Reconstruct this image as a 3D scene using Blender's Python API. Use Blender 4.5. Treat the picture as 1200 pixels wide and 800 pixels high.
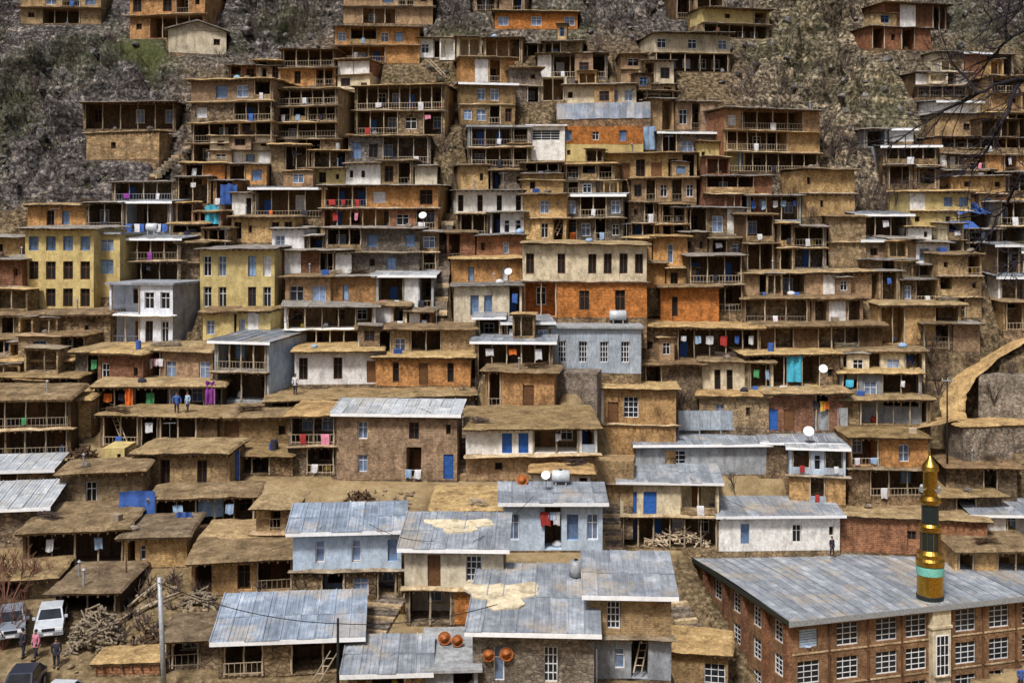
import bpy, math, random
import numpy as np
from mathutils import Vector, noise

# ------------------------------------------------------------------ camera, world, sun
for o in list(bpy.data.objects): bpy.data.objects.remove(o)
SC = bpy.context.scene
COL = SC.collection
F, HY, CX = 1300.0, 270.0, 600.0          # focal length, eye level and centre in photo pixels
cam_data = bpy.data.cameras.new('camera')
cam_data.sensor_width = 36.0
cam_data.lens = 36.0 * F / 1200.0
cam_data.shift_y = -(400.0 - HY) / 1200.0
cam_data.clip_start = 0.5
cam_data.clip_end = 2000.0
cam = bpy.data.objects.new('camera', cam_data)
cam.rotation_euler = (math.radians(90), 0, 0)
COL.objects.link(cam)
SC.camera = cam

SUN_EL, SUN_AZ = math.radians(57), math.radians(-24)      # azimuth: from behind the camera, on its left
world = bpy.data.worlds.new('World'); SC.world = world
world.use_nodes = True
wn = world.node_tree
bg = wn.nodes['Background']
sky = wn.nodes.new('ShaderNodeTexSky')
sky.sky_type = 'NISHITA'; sky.sun_disc = False
sky.sun_elevation = SUN_EL
sky.sun_rotation = math.pi + SUN_AZ * -1
sky.air_density = 0.8; sky.dust_density = 5.0; sky.ozone_density = 1.0
wn.links.new(sky.outputs[0], bg.inputs[0])
bg.inputs[1].default_value = 0.07
sun_d = bpy.data.lights.new('sun', 'SUN')
sun_d.energy = 2.7; sun_d.angle = math.radians(9.0); sun_d.color = (1.0, 0.97, 0.93)
sun = bpy.data.objects.new('sun', sun_d)
to_sun = Vector((math.sin(SUN_AZ) * math.cos(SUN_EL), -math.cos(SUN_AZ) * math.cos(SUN_EL), math.sin(SUN_EL)))
sun.rotation_euler = to_sun.to_track_quat('Z', 'Y').to_euler()
sun.location = (-40, -20, 80)
COL.objects.link(sun)
SC.view_settings.view_transform = 'Standard'
SC.view_settings.look = 'None'
SC.view_settings.exposure = 0.48
SC.view_settings.gamma = 1.0
SC.render.resolution_x, SC.render.resolution_y = 1024, 682

RND = random.Random(7)

# ------------------------------------------------------------------ materials
MATS = {}
def _mat(name):
    m = bpy.data.materials.new(name); m.use_nodes = True
    nt = m.node_tree; b = nt.nodes['Principled BSDF']
    return m, nt, b
def N(nt, t, **kw):
    n = nt.nodes.new(t)
    for k, v in kw.items(): setattr(n, k, v)
    return n
def ramp(nt, fac, stops):
    r = N(nt, 'ShaderNodeValToRGB')
    el = r.color_ramp.elements
    while len(el) < len(stops): el.new(0.5)
    for e, (p, c) in zip(el, stops):
        e.position = p; e.color = (c[0], c[1], c[2], 1)
    nt.links.new(fac, r.inputs[0])
    return r.outputs[0]
def mixc(nt, mode, fac, a, b):
    n = N(nt, 'ShaderNodeMix', data_type='RGBA', blend_type=mode)
    if isinstance(fac, float): n.inputs[0].default_value = fac
    else: nt.links.new(fac, n.inputs[0])
    for i, s in ((6, a), (7, b)):
        if isinstance(s, tuple): n.inputs[i].default_value = (s[0], s[1], s[2], 1)
        else: nt.links.new(s, n.inputs[i])
    return n.outputs[2]
def coords(nt, scale=(1, 1, 1)):
    tc = N(nt, 'ShaderNodeTexCoord'); oi = N(nt, 'ShaderNodeObjectInfo')
    mp = N(nt, 'ShaderNodeVectorMath', operation='SCALE')
    cmb = N(nt, 'ShaderNodeCombineXYZ')
    for i in range(3): nt.links.new(oi.outputs['Random'], cmb.inputs[i])
    nt.links.new(cmb.outputs[0], mp.inputs[0]); mp.inputs['Scale'].default_value = 67.0
    ad = N(nt, 'ShaderNodeVectorMath', operation='ADD')
    nt.links.new(tc.outputs['Object'], ad.inputs[0]); nt.links.new(mp.outputs[0], ad.inputs[1])
    sc = N(nt, 'ShaderNodeVectorMath', operation='MULTIPLY')
    nt.links.new(ad.outputs[0], sc.inputs[0]); sc.inputs[1].default_value = scale
    return sc.outputs[0], oi.outputs['Random'], tc.outputs['Object']
def nz(nt, vec, scale, detail=5, rough=0.6):
    n = N(nt, 'ShaderNodeTexNoise'); n.inputs['Scale'].default_value = scale
    n.inputs['Detail'].default_value = detail; n.inputs['Roughness'].default_value = rough
    nt.links.new(vec, n.inputs['Vector'])
    return n.outputs['Fac']
def wallmat(name, cols, pattern=None, pscale=3.2, mortar=0.45, rough=0.9, bump=0.35, var=0.35, stain=0.55, grain=0.85):
    """earthen / masonry surface: patchy colour, masonry joints, rain streaks, bump"""
    m, nt, b = _mat(name)
    vec, rnd, obj = coords(nt)
    base = ramp(nt, nz(nt, vec, 0.8, 8, 0.7), [(0.30, cols[0]), (0.5, cols[1]), (0.70, cols[2])])
    fine = nz(nt, vec, 4.5, 5, 0.75)
    fr = ramp(nt, fine, [(0.32, (0.40, 0.37, 0.35)), (0.5, (1, 1, 1)), (0.70, (1.4, 1.36, 1.3))])
    col = mixc(nt, 'MULTIPLY', grain, base, fr)
    height = fine
    if pattern == 'stone':
        vo = N(nt, 'ShaderNodeTexVoronoi', feature='DISTANCE_TO_EDGE'); vo.inputs['Scale'].default_value = pscale
        st = N(nt, 'ShaderNodeVectorMath', operation='MULTIPLY'); st.inputs[1].default_value = (1, 1, 1.8)
        nt.links.new(vec, st.inputs[0]); nt.links.new(st.outputs[0], vo.inputs['Vector'])
        vc = N(nt, 'ShaderNodeTexVoronoi'); vc.inputs['Scale'].default_value = pscale
        nt.links.new(st.outputs[0], vc.inputs['Vector'])
        cell = ramp(nt, vc.outputs['Color'], [(0.0, (0.55, 0.53, 0.5)), (0.5, (0.95, 0.93, 0.9)), (1.0, (1.4, 1.33, 1.22))])
        col = mixc(nt, 'MULTIPLY', 0.9, col, cell)
        j = ramp(nt, vo.outputs['Distance'], [(0.0, (mortar, mortar, mortar)), (0.09, (1, 1, 1))])
        col = mixc(nt, 'MULTIPLY', 1.0, col, j); height = j
    elif pattern in ('brick', 'plank'):
        sx = N(nt, 'ShaderNodeSeparateXYZ'); nt.links.new(vec, sx.inputs[0])
        s = N(nt, 'ShaderNodeMath', operation='ADD'); nt.links.new(sx.outputs[0], s.inputs[0]); nt.links.new(sx.outputs[1], s.inputs[1])
        cb = N(nt, 'ShaderNodeCombineXYZ')
        a, c = (0, 1) if pattern == 'brick' else (1, 0)
        nt.links.new(s.outputs[0], cb.inputs[a]); nt.links.new(sx.outputs[2], cb.inputs[c])
        br = N(nt, 'ShaderNodeTexBrick'); nt.links.new(cb.outputs[0], br.inputs['Vector'])
        br.inputs['Scale'].default_value = pscale
        br.inputs['Color1'].default_value = (0.75, 0.72, 0.7, 1); br.inputs['Color2'].default_value = (1.25, 1.2, 1.12, 1)
        br.inputs['Mortar'].default_value = (mortar, mortar, mortar, 1)
        br.inputs['Mortar Size'].default_value = 0.03; br.inputs['Bias'].default_value = 0.0
        if pattern == 'plank': br.inputs['Brick Width'].default_value = 3.0; br.inputs['Row Height'].default_value = 0.3
        col = mixc(nt, 'MULTIPLY', 0.9, col, br.outputs['Color']); height = br.outputs['Fac']
        inv = N(nt, 'ShaderNodeMath', operation='SUBTRACT'); inv.inputs[0].default_value = 1.0
        nt.links.new(br.outputs['Fac'], inv.inputs[1]); height = inv.outputs[0]
    # rain streaks and grime, with a shape of their own
    sv = N(nt, 'ShaderNodeVectorMath', operation='MULTIPLY'); sv.inputs[1].default_value = (1.3, 1.3, 0.5)
    nt.links.new(vec, sv.inputs[0])
    sm = ramp(nt, nz(nt, sv.outputs[0], 1.3, 5, 0.7), [(0.36, (0.36, 0.31, 0.27)), (0.55, (1, 1, 1))])
    col = mixc(nt, 'MULTIPLY', stain, col, sm)
    # each object its own tone
    vr = ramp(nt, rnd, [(0.0, (1 - var, 1 - var * 1.05, 1 - var * 1.1)), (0.28, (1 - var * .1, 1.0, 1 + var * .35)), (0.5, (1 + var * .15, 1 - var * .1, 1 - var * .25)), (0.75, (1 + var * .3, 1 + var * .25, 1 + var * .15)), (1.0, (1 + var * .75, 1 + var * .7, 1 + var * .6))])
    col = mixc(nt, 'MULTIPLY', 1.0, col, vr)
    nt.links.new(col, b.inputs['Base Color'])
    b.inputs['Roughness'].default_value = rough
    b.inputs['Specular IOR Level'].default_value = 0.15
    bp = N(nt, 'ShaderNodeBump'); bp.inputs['Strength'].default_value = bump; bp.inputs['Distance'].default_value = 0.15
    nt.links.new(height, bp.inputs['Height']); nt.links.new(bp.outputs[0], b.inputs['Normal'])
    MATS[name] = m
    return m
def plain(name, col, rough=0.7, metal=0.0, var=0.25, ns=3.0, amt=0.35, spec=0.3):
    m, nt, b = _mat(name)
    vec, rnd, obj = coords(nt)
    lo = tuple(c * (1 - amt) for c in col); hi = tuple(min(1, c * (1 + amt * .6)) for c in col)
    c = ramp(nt, nz(nt, vec, ns, 5, 0.65), [(0.3, lo), (0.52, col), (0.72, hi)])
    vr = ramp(nt, rnd, [(0.0, (1 - var,) * 3), (1.0, (1 + var * .5,) * 3)])
    c = mixc(nt, 'MULTIPLY', 1.0, c, vr)
    nt.links.new(c, b.inputs['Base Color'])
    b.inputs['Roughness'].default_value = rough; b.inputs['Metallic'].default_value = metal
    b.inputs['Specular IOR Level'].default_value = spec
    MATS[name] = m
    return m

def sc3(c, k): return tuple(x * k for x in c)
def tri(c, lo=0.55, hi=1.35): return (sc3(c, lo), c, sc3(c, hi))
wallmat('mud',   tri((0.36, 0.27, 0.155)), 'stone', 1.7, 0.6, var=0.3)
wallmat('ochre', tri((0.44, 0.31, 0.155)), 'brick', 2.0, 0.7, var=0.42)
wallmat('orng',  tri((0.47, 0.27, 0.115), 0.5, 1.35), 'brick', 2.0, 0.68, var=0.38)
wallmat('clay',  tri((0.50, 0.205, 0.06), 0.6, 1.3), 'brick', 1.6, 0.6, var=0.12)
wallmat('brick', tri((0.28, 0.145, 0.085)), 'brick', 1.5, 0.5)
wallmat('tanbrick', tri((0.37, 0.26, 0.16)), 'brick', 2.0, 0.6)
wallmat('mosquebrick', tri((0.27, 0.165, 0.095)), 'brick', 2.4, 0.6, var=0.1)
wallmat('stone', tri((0.23, 0.175, 0.112), 0.38, 1.8), 'stone', 2.0, 0.3)
wallmat('grey',  tri((0.23, 0.205, 0.175), 0.45, 1.6), 'stone', 2.9, 0.4)
wallmat('cream', tri((0.60, 0.53, 0.38), 0.6, 1.25), None, var=0.2, grain=0.4)
wallmat('white', tri((0.74, 0.73, 0.70), 0.65, 1.12), None, var=0.12, stain=0.4, grain=0.4)
wallmat('wblue', tri((0.70, 0.75, 0.83), 0.75, 1.1), None, var=0.08, stain=0.35, grain=0.4)
wallmat('yell',  tri((0.56, 0.45, 0.20), 0.68, 1.18), None, var=0.08, stain=0.4, grain=0.4)
wallmat('lblue', tri((0.46, 0.57, 0.70), 0.8, 1.15), None, var=0.1, stain=0.35, grain=0.4)
wallmat('conc',  tri((0.30, 0.32, 0.34), 0.7, 1.25), None, var=0.2, grain=0.4)
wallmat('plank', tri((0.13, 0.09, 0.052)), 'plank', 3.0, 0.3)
wallmat('roofmud', ((0.15, 0.105, 0.052), (0.42, 0.30, 0.145), (0.60, 0.455, 0.24)), None, bump=0.9, var=0.38, stain=0.35)
wallmat('roofdark', ((0.075, 0.055, 0.034), (0.22, 0.16, 0.092), (0.38, 0.29, 0.175)), None, bump=1.0, var=0.35, stain=0.4)
wallmat('ledge', ((0.16, 0.115, 0.068), (0.42, 0.33, 0.21), (0.62, 0.53, 0.39)), None, bump=0.7, var=0.5, stain=0.4)
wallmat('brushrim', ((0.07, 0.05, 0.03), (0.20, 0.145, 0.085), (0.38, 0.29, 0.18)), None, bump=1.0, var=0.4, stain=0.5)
wallmat('slate', ((0.12, 0.115, 0.11), (0.25, 0.24, 0.22), (0.36, 0.34, 0.31)), None, bump=0.5, var=0.3)
plain('wood', (0.085, 0.05, 0.027), 0.85, ns=6)
plain('pole', (0.42, 0.34, 0.24), 0.85, ns=4, var=0.5)
plain('frame_white', (0.74, 0.75, 0.76), 0.5, ns=8, amt=0.2)
plain('frame_brown', (0.13, 0.06, 0.03), 0.6, ns=8)
plain('frame_blue', (0.10, 0.22, 0.45), 0.5, ns=8)
plain('door_blue', (0.03, 0.12, 0.42), 0.5, ns=4)
plain('door_wood', (0.16, 0.075, 0.03), 0.7, ns=5)
plain('dark', (0.012, 0.010, 0.009), 0.9, var=0.1)  # near-black colour standing in for unlit interiors behind windows
plain('glass', (0.02, 0.024, 0.032), 0.15, ns=1.5, amt=0.6, var=0.5, spec=0.25)
plain('curtain', (0.19, 0.26, 0.40), 0.35, ns=2.0, amt=0.5, var=0.5)
plain('fascia', (0.86, 0.87, 0.88), 0.5, ns=3, amt=0.15, var=0.1)
plain('tank', (0.62, 0.66, 0.68), 0.35, 0.2, ns=3, amt=0.2)
plain('gold', (0.58, 0.34, 0.06), 0.34, 1.0, ns=9, amt=0.5, var=0.12)
plain('mdark', (0.02, 0.028, 0.026), 0.35, ns=7, amt=0.5, var=0.0)
plain('teal', (0.18, 0.50, 0.42), 0.4, ns=6, var=0.0)
plain('terracotta', (0.40, 0.13, 0.035), 0.7, ns=9, amt=0.6)
plain('rubber', (0.015, 0.015, 0.016), 0.8)
plain('galv', (0.36, 0.38, 0.40), 0.55, 0.3, ns=5)
plain('skin', (0.36, 0.20, 0.13), 0.6, ns=10, amt=0.1)
plain('hair', (0.015, 0.011, 0.009), 0.7)
plain('twig', (0.10, 0.07, 0.06), 0.9, ns=4)
plain('twig_red', (0.16, 0.075, 0.05), 0.9, ns=4)
plain('twig_black', (0.022, 0.018, 0.022), 0.9, ns=4)
CLOTH = {'r': ('red', (0.34, 0.035, 0.03)), 'b': ('blue', (0.045, 0.11, 0.36)), 'w': ('white', (0.58, 0.58, 0.60)),
         'o': ('orange', (0.62, 0.15, 0.025)), 'p': ('purple', (0.26, 0.05, 0.30)), 'g': ('green', (0.07, 0.28, 0.11)),
         'y': ('yellow', (0.65, 0.45, 0.08)), 't': ('turquoise', (0.07, 0.42, 0.58)), 'k': ('dark', (0.03, 0.03, 0.045)),
         's': ('pale blue', (0.28, 0.40, 0.56)), 'm': ('pink', (0.60, 0.22, 0.30))}
for k, (nm, c) in CLOTH.items(): plain('cloth_' + k, c, 0.9, ns=4, amt=0.3, var=0.15)
def tinmat(name, c0, c1, rust):
    m, nt, b = _mat(name)
    vec, rnd, obj = coords(nt)
    base = ramp(nt, nz(nt, vec, 0.7, 6, 0.65), [(0.3, sc3(c0, 0.75)), (0.5, c0), (0.68, c1)])
    st = N(nt, 'ShaderNodeVectorMath', operation='MULTIPLY'); st.inputs[1].default_value = (6.0, 0.22, 1)
    nt.links.new(vec, st.inputs[0])
    s = ramp(nt, nz(nt, st.outputs[0], 1.2, 5, 0.7), [(0.36, (0.5, 0.48, 0.46)), (0.55, (1, 1, 1)), (0.75, (1.15, 1.15, 1.15))])
    c = mixc(nt, 'MULTIPLY', 0.6, base, s)
    wtc = N(nt, 'ShaderNodeNewGeometry')
    r = ramp(nt, nz(nt, wtc.outputs['Position'], 0.28, 8, 0.68), [(0.53, (0, 0, 0)), (0.60, (1, 1, 1))])
    rf = N(nt, 'ShaderNodeMath', operation='MULTIPLY'); nt.links.new(r, rf.inputs[0]); rf.inputs[1].default_value = rust
    c = mixc(nt, 'MIX', rf.outputs[0], c, (0.46, 0.39, 0.30))
    vr = ramp(nt, rnd, [(0, (0.78, 0.78, 0.78)), (1, (1.12, 1.12, 1.12))])
    sp_ = ramp(nt, nz(nt, wtc.outputs['Position'], 3.0, 6, 0.75), [(0.34, (0.55, 0.54, 0.52)), (0.5, (1, 1, 1)), (0.68, (1.3, 1.3, 1.3))])
    c = mixc(nt, 'MULTIPLY', 0.5, c, sp_)
    c = mixc(nt, 'MULTIPLY', 1.0, c, vr)
    nt.links.new(c, b.inputs['Base Color'])
    b.inputs['Roughness'].default_value = 0.55; b.inputs['Metallic'].default_value = 0.15
    MATS[name] = m
tinmat('tin', (0.30, 0.335, 0.385), (0.50, 0.53, 0.57), 0.6)
tinmat('tinpale', (0.52, 0.56, 0.60), (0.70, 0.71, 0.70), 0.35)
tinmat('tinblue', (0.30, 0.37, 0.47), (0.52, 0.58, 0.66), 0.5)
tinmat('panelgrey', (0.36, 0.42, 0.49), (0.46, 0.52, 0.58), 0.15)

# ------------------------------------------------------------------ mesh helpers
class MB:
    def __init__(s): s.v = []; s.f = []; s.m = []
    def face(s, pts, mi=0):
        n = len(s.v); s.v += [tuple(p) for p in pts]; s.f.append(tuple(range(n, n + len(pts)))); s.m.append(mi)
    def box(s, x0, x1, y0, y1, z0, z1, mi=0):
        n = len(s.v)
        s.v += [(x0, y0, z0), (x1, y0, z0), (x1, y1, z0), (x0, y1, z0), (x0, y0, z1), (x1, y0, z1), (x1, y1, z1), (x0, y1, z1)]
        for q in ((3, 2, 1, 0), (4, 5, 6, 7), (0, 1, 5, 4), (1, 2, 6, 5), (2, 3, 7, 6), (3, 0, 4, 7)):
            s.f.append(tuple(n + i for i in q)); s.m.append(mi)
    def tube(s, p0, p1, r0, r1, k=5, mi=0, caps=True):
        p0 = Vector(p0); p1 = Vector(p1); d = (p1 - p0)
        if d.length < 1e-6: return
        d.normalize(); a = d.orthogonal().normalized(); b = d.cross(a); n = len(s.v)
        for p, r in ((p0, r0), (p1, r1)):
            for i in range(k):
                t = 2 * math.pi * i / k
                s.v.append(tuple(p + a * (r * math.cos(t)) + b * (r * math.sin(t))))
        for i in range(k):
            j = (i + 1) % k
            s.f.append((n + i, n + j, n + k + j, n + k + i)); s.m.append(mi)
        if caps:
            s.f.append(tuple(n + k - 1 - i for i in range(k))); s.m.append(mi)
            s.f.append(tuple(n + k + i for i in range(k))); s.m.append(mi)
    def path(s, pts, r0, r1, k=5, mi=0):
        n = len(pts) - 1
        for i in range(n):
            s.tube(pts[i], pts[i + 1], r0 + (r1 - r0) * i / n, r0 + (r1 - r0) * (i + 1) / n, k, mi)
    def lathe(s, prof, k=16, mi=0):
        n = len(s.v)
        for r, z in prof:
            for i in range(k):
                t = 2 * math.pi * i / k; s.v.append((r * math.cos(t), r * math.sin(t), z))
        for a in range(len(prof) - 1):
            for i in range(k):
                j = (i + 1) % k
                s.f.append((n + a * k + i, n + a * k + j, n + (a + 1) * k + j, n + (a + 1) * k + i)); s.m.append(mi)
        s.f.append(tuple(n + k - 1 - i for i in range(k))); s.m.append(mi)
        e = n + (len(prof) - 1) * k
        s.f.append(tuple(e + i for i in range(k))); s.m.append(mi)
    def jitter(s, amp, freq, seed):
        o = Vector((seed * 3.1, seed * 1.7, seed * 5.3))
        out = []
        for v in s.v:
            d = noise.noise_vector(Vector(v) * freq + o)
            out.append((v[0] + d.x * amp, v[1] + d.y * amp, v[2] + d.z * amp))
        s.v = out
    def mesh(s, name, mats, smooth=False):
        me = bpy.data.meshes.new(name)
        me.from_pydata(s.v, [], s.f)
        for m in mats: me.materials.append(MATS[m])
        if len(mats) > 1: me.polygons.foreach_set('material_index', s.m)
        if smooth: me.polygons.foreach_set('use_smooth', [True] * len(me.polygons))
        me.update()
        return me
    def build(s, name, mats, parent=None, loc=(0, 0, 0), rz=0.0, smooth=False):
        return put(name, s.mesh(name, mats if isinstance(mats, (list, tuple)) else [mats], smooth), parent, loc, rz)
def put(name, me, parent=None, loc=(0, 0, 0), rz=0.0, scale=None):
    o = bpy.data.objects.new(name, me)
    COL.objects.link(o)
    o.location = loc
    if rz: o.rotation_euler = (0, 0, rz)
    if scale: o.scale = scale
    if parent: o.parent = parent
    return o
def tag(o, label=None, cat=None, group=None, kind=None):
    if label: o['label'] = label
    if cat: o['category'] = cat
    if group: o['group'] = group
    if kind: o['kind'] = kind
    return o
def empty(name, loc, rz=0.0):
    o = bpy.data.objects.new(name, None); COL.objects.link(o)
    o.empty_display_size = 0.5; o.location = loc; o.rotation_euler = (0, 0, rz)
    return o
CACHE = {}
def cached(key, fn):
    if key not in CACHE: CACHE[key] = fn()
    return CACHE[key]

# ------------------------------------------------------------------ the hill as a height field
PY = np.array([-300, -100, 0, 50, 150, 250, 330, 400, 500, 570, 650, 720, 800, 900], float)
DLm = np.array([225, 172, 152, 146, 131, 121, 113, 107, 97, 88, 77, 70, 63.5, 55], float)
DRm = np.array([225, 172, 152, 146, 132, 123, 116, 112, 107, 104, 100, 93, 87, 77], float)
def prof(D):
    z = (HY - PY) / F * D
    d = np.concatenate([[-60, 0, 10, 25, 40], D[::-1], [400]])
    zz = np.concatenate([[8, -2.6, -9, -20, min(-28, z[-1] - 0.6)], z[::-1], [z[0] + 90]])
    return d, zz
PL, PR = prof(DLm), prof(DRm)
def hill(X, Y):
    X = np.asarray(X, float); Y = np.asarray(Y, float)
    px = CX + X / np.maximum(Y, 30.0) * F
    s = np.clip((Y - 70) / 12.0, 0, 1); s = s * s * (3 - 2 * s)
    t = np.clip((px - (745 - 75 * s)) / (115.0 - 40 * s), 0, 1); t = t * t * (3 - 2 * t)
    return np.interp(Y, *PL) * (1 - t) + np.interp(Y, *PR) * t
_YS = np.arange(45, 300, 0.05)
def ray(px, py):
    """where the line of sight through a photo pixel meets the hill"""
    h = hill((px - CX) / F * _YS, _YS); z = (HY - py) / F * _YS
    i = int(np.argmax(h >= z)); y = _YS[i]
    return Vector(((px - CX) / F * y, y, z[i]))
def onplane(px, py, z):
    y = z * F / (HY - py); return Vector(((px - CX) / F * y, y, z))
def atdist(px, py, Y): return Vector(((px - CX) / F * Y, Y, (HY - py) / F * Y))
FOOT = []        # footprints cut level into the hill: x, y, yaw, half width, depth, z
# ------------------------------------------------------------------ house kit
def slab(mb, x0, x1, y0, y1, z0, z1, mi=0, amp=0.16, seed=0, step=0.85, rim=None):
    """lumpy earth slab with a soft uneven rim"""
    nx = max(2, min(34, int((x1 - x0) / step) + 1)); ny = max(2, min(14, int((y1 - y0) / step) + 1))
    o = Vector((seed * 2.3, seed * 0.7, 0))
    def p(i, j, z, grow, zn):
        x = x0 + (x1 - x0) * i / nx; y = y0 + (y1 - y0) * j / ny
        q = noise.noise_vector(Vector((x * 0.8, y * 0.8, 0.3)) + o)
        q2 = noise.noise_vector(Vector((x * 2.6, y * 2.6, 7.3)) + o)
        ex = -1 if i == 0 else (1 if i == nx else 0); ey = -1 if j == 0 else (1 if j == ny else 0)
        return (x + ex * (grow + amp * (q.x + q2.x * .7)), y + ey * (grow + amp * (q.y + q2.y * .7)), z + zn * amp * (q.z * 1.1 + q2.z * .5))
    n = len(mb.v); W = nx + 1
    for j in range(ny + 1):
        for i in range(nx + 1):
            edge = i in (0, nx) or j in (0, ny)
            mb.v.append(p(i, j, z1 - (0.06 if edge else 0), -0.10 if edge else 0, 1.0))
    for j in range(ny):
        for i in range(nx):
            a = n + j * W + i; mb.f.append((a, a + 1, a + 1 + W, a + W)); mb.m.append(mi)
    ring = [(i, 0) for i in range(nx)] + [(nx, j) for j in range(ny)] + [(i, ny) for i in range(nx, 0, -1)] + [(0, j) for j in range(ny, 0, -1)]
    L = len(ring); n2 = len(mb.v); rim = mi if rim is None else rim
    zm = z0 * 0.55 + z1 * 0.45
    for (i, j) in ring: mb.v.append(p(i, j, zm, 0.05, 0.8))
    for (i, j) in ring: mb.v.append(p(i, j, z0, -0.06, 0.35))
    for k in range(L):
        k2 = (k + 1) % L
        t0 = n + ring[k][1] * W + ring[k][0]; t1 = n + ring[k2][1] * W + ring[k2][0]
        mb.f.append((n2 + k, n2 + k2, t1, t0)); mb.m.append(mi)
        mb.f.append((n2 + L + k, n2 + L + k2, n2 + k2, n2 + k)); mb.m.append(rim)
    mb.f.append(tuple(n2 + L + k for k in range(L - 1, -1, -1))); mb.m.append(rim)

def q1(x): return max(0.3, round(x * 5) / 5.0)
def win_mesh(w, h, mat, nx, nz_):
    def f():
        mb = MB(); t = 0.07; d = 0.1
        mb.box(-w / 2, -w / 2 + t, 0, d, 0, h); mb.box(w / 2 - t, w / 2, 0, d, 0, h)
        mb.box(-w / 2 + t, w / 2 - t, 0, d, 0, t); mb.box(-w / 2 + t, w / 2 - t, 0, d, h - t, h)
        for i in range(1, nx):
            x = -w / 2 + w * i / nx; mb.box(x - .025, x + .025, 0.015, d - .015, t, h - t)
        for k in range(1, nz_):
            z = h * k / nz_ if nz_ > 2 else h * 0.66; mb.box(-w / 2 + t, w / 2 - t, 0.02, d - .02, z - .025, z + .025)
        return mb.mesh('window', [mat])
    return cached(('win', w, h, mat, nx, nz_), f)
def arch_mesh(w, h, mat):
    def f():
        mb = MB(); k = 10; d = 0.1; r = w / 2; hs = h - r * 0.6
        pts = [(-r, 0), (r, 0)] + [(r * math.cos(math.pi * i / k), hs + r * 0.6 * math.sin(math.pi * i / k)) for i in range(k + 1)]
        for i in range(len(pts)):
            a, b = pts[i], pts[(i + 1) % len(pts)]
            mb.tube((a[0], d / 2, a[1]), (b[0], d / 2, b[1]), 0.06, 0.06, 4)
        mb.box(-.03, .03, .02, d - .02, 0, h); mb.box(-r, r, .025, d - .025, h * .5 - .03, h * .5 + .03)
        return mb.mesh('window', [mat])
    return cached(('arch', w, h, mat), f)
def pane_mesh(w, h, mat):
    def f():
        mb = MB(); mb.box(-w / 2 + .05, w / 2 - .05, 0, .02, .05, h - .05); return mb.mesh('pane', [mat])
    return cached(('pane', w, h, mat), f)
def sill_mesh(w):
    def f():
        mb = MB(); mb.box(-w / 2 - .1, w / 2 + .1, -.1, .1, -.09, -.005); return mb.mesh('sill', ['ledge'])
    return cached(('sill', w), f)
def door_mesh(w, h, mat):
    def f():
        mb = MB(); mb.box(-w / 2, w / 2, 0, .07, 0, h)
        for a in (-1, 1):
            for z0, z1 in ((.12, .45), (.52, .92)):
                x = a * w * .24; mb.box(x - w * .17, x + w * .17, -.025, 0.001, h * z0, h * z1)
        return mb.mesh('door', [mat])
    return cached(('door', w, h, mat), f)
PANE = [0]
def add_window(par, x, y, z, w, h, style):
    w = q1(w); h = q1(h)
    nx, nzz = (1, 1)
    if w > 0.75: nx = 2
    if w > 1.5: nx = 3
    if h > 0.9: nzz = 2
    if style == 'grid': nx, nzz = 3, 4
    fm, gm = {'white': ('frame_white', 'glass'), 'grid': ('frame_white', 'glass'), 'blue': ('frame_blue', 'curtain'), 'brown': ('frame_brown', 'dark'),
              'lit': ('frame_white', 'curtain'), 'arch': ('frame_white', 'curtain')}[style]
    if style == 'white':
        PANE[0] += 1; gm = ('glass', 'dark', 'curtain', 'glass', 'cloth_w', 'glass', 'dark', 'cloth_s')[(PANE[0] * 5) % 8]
        if PANE[0] % 4 == 3 and w < 1.6: fm = 'frame_blue' if PANE[0] % 8 == 3 else 'frame_brown'
    wo = put('window', arch_mesh(w, h, fm) if style == 'arch' else win_mesh(w, h, fm, nx, nzz), par, (x, y, z))
    put('pane', pane_mesh(w, h, gm), wo, (0, .06, 0))
    if h > 0.7 and style != 'brown': put('sill', sill_mesh(w), wo, (0, 0, 0))
    return wo
def post_mesh(r):
    def f():
        mb = MB(); n = 5
        for i in range(n):
            a, b = i / n, (i + 1) / n
            mb.tube((math.sin(i * 1.7) * .02, math.cos(i * 2.1) * .02, a), (math.sin((i + 1) * 1.7) * .02, math.cos((i + 1) * 2.1) * .02, b), r * (1.1 - .2 * a), r * (1.1 - .2 * b), 6, 0, i in (0, n - 1))
        return mb.mesh('post', ['pole'])
    return cached(('post', r), f)
def rail_mesh(w, h, style):
    w = round(w * 4) / 4.0
    def f():
        mb = MB()
        if style == 'wall':
            mb.box(-w / 2, w / 2, -.06, .06, 0, h * .85); mb.jitter(.03, 1.1, w)
            return mb.mesh('parapet', ['mud'])
        if style == 'sheet':
            k = max(2, int(w / .8))
            for i in range(k): mb.box(-w / 2 + w * i / k + .01, -w / 2 + w * (i + 1) / k - .01, -.02 - .015 * (i % 2), .02, 0.05, h * .9)
            return mb.mesh('railing_sheets', ['panelgrey'])
        r = 0.03 if style != 'metal' else .022
        mb.tube((-w / 2, 0, h), (w / 2, 0, h + .03), r, r, 4); mb.tube((-w / 2, 0, h * .2), (w / 2, 0, h * .22), r, r, 4)
        k = max(3, int(w / .32))
        for i in range(k + 1):
            x = -w / 2 + w * i / k; mb.tube((x, 0, 0), (x + .02 * math.sin(i * 5), 0, h), .018, .018, 4, 0, False)
        return mb.mesh('railing', ['pole' if style == 'wood' else 'galv'])
    return cached(('rail', w, h, style), f)
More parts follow.
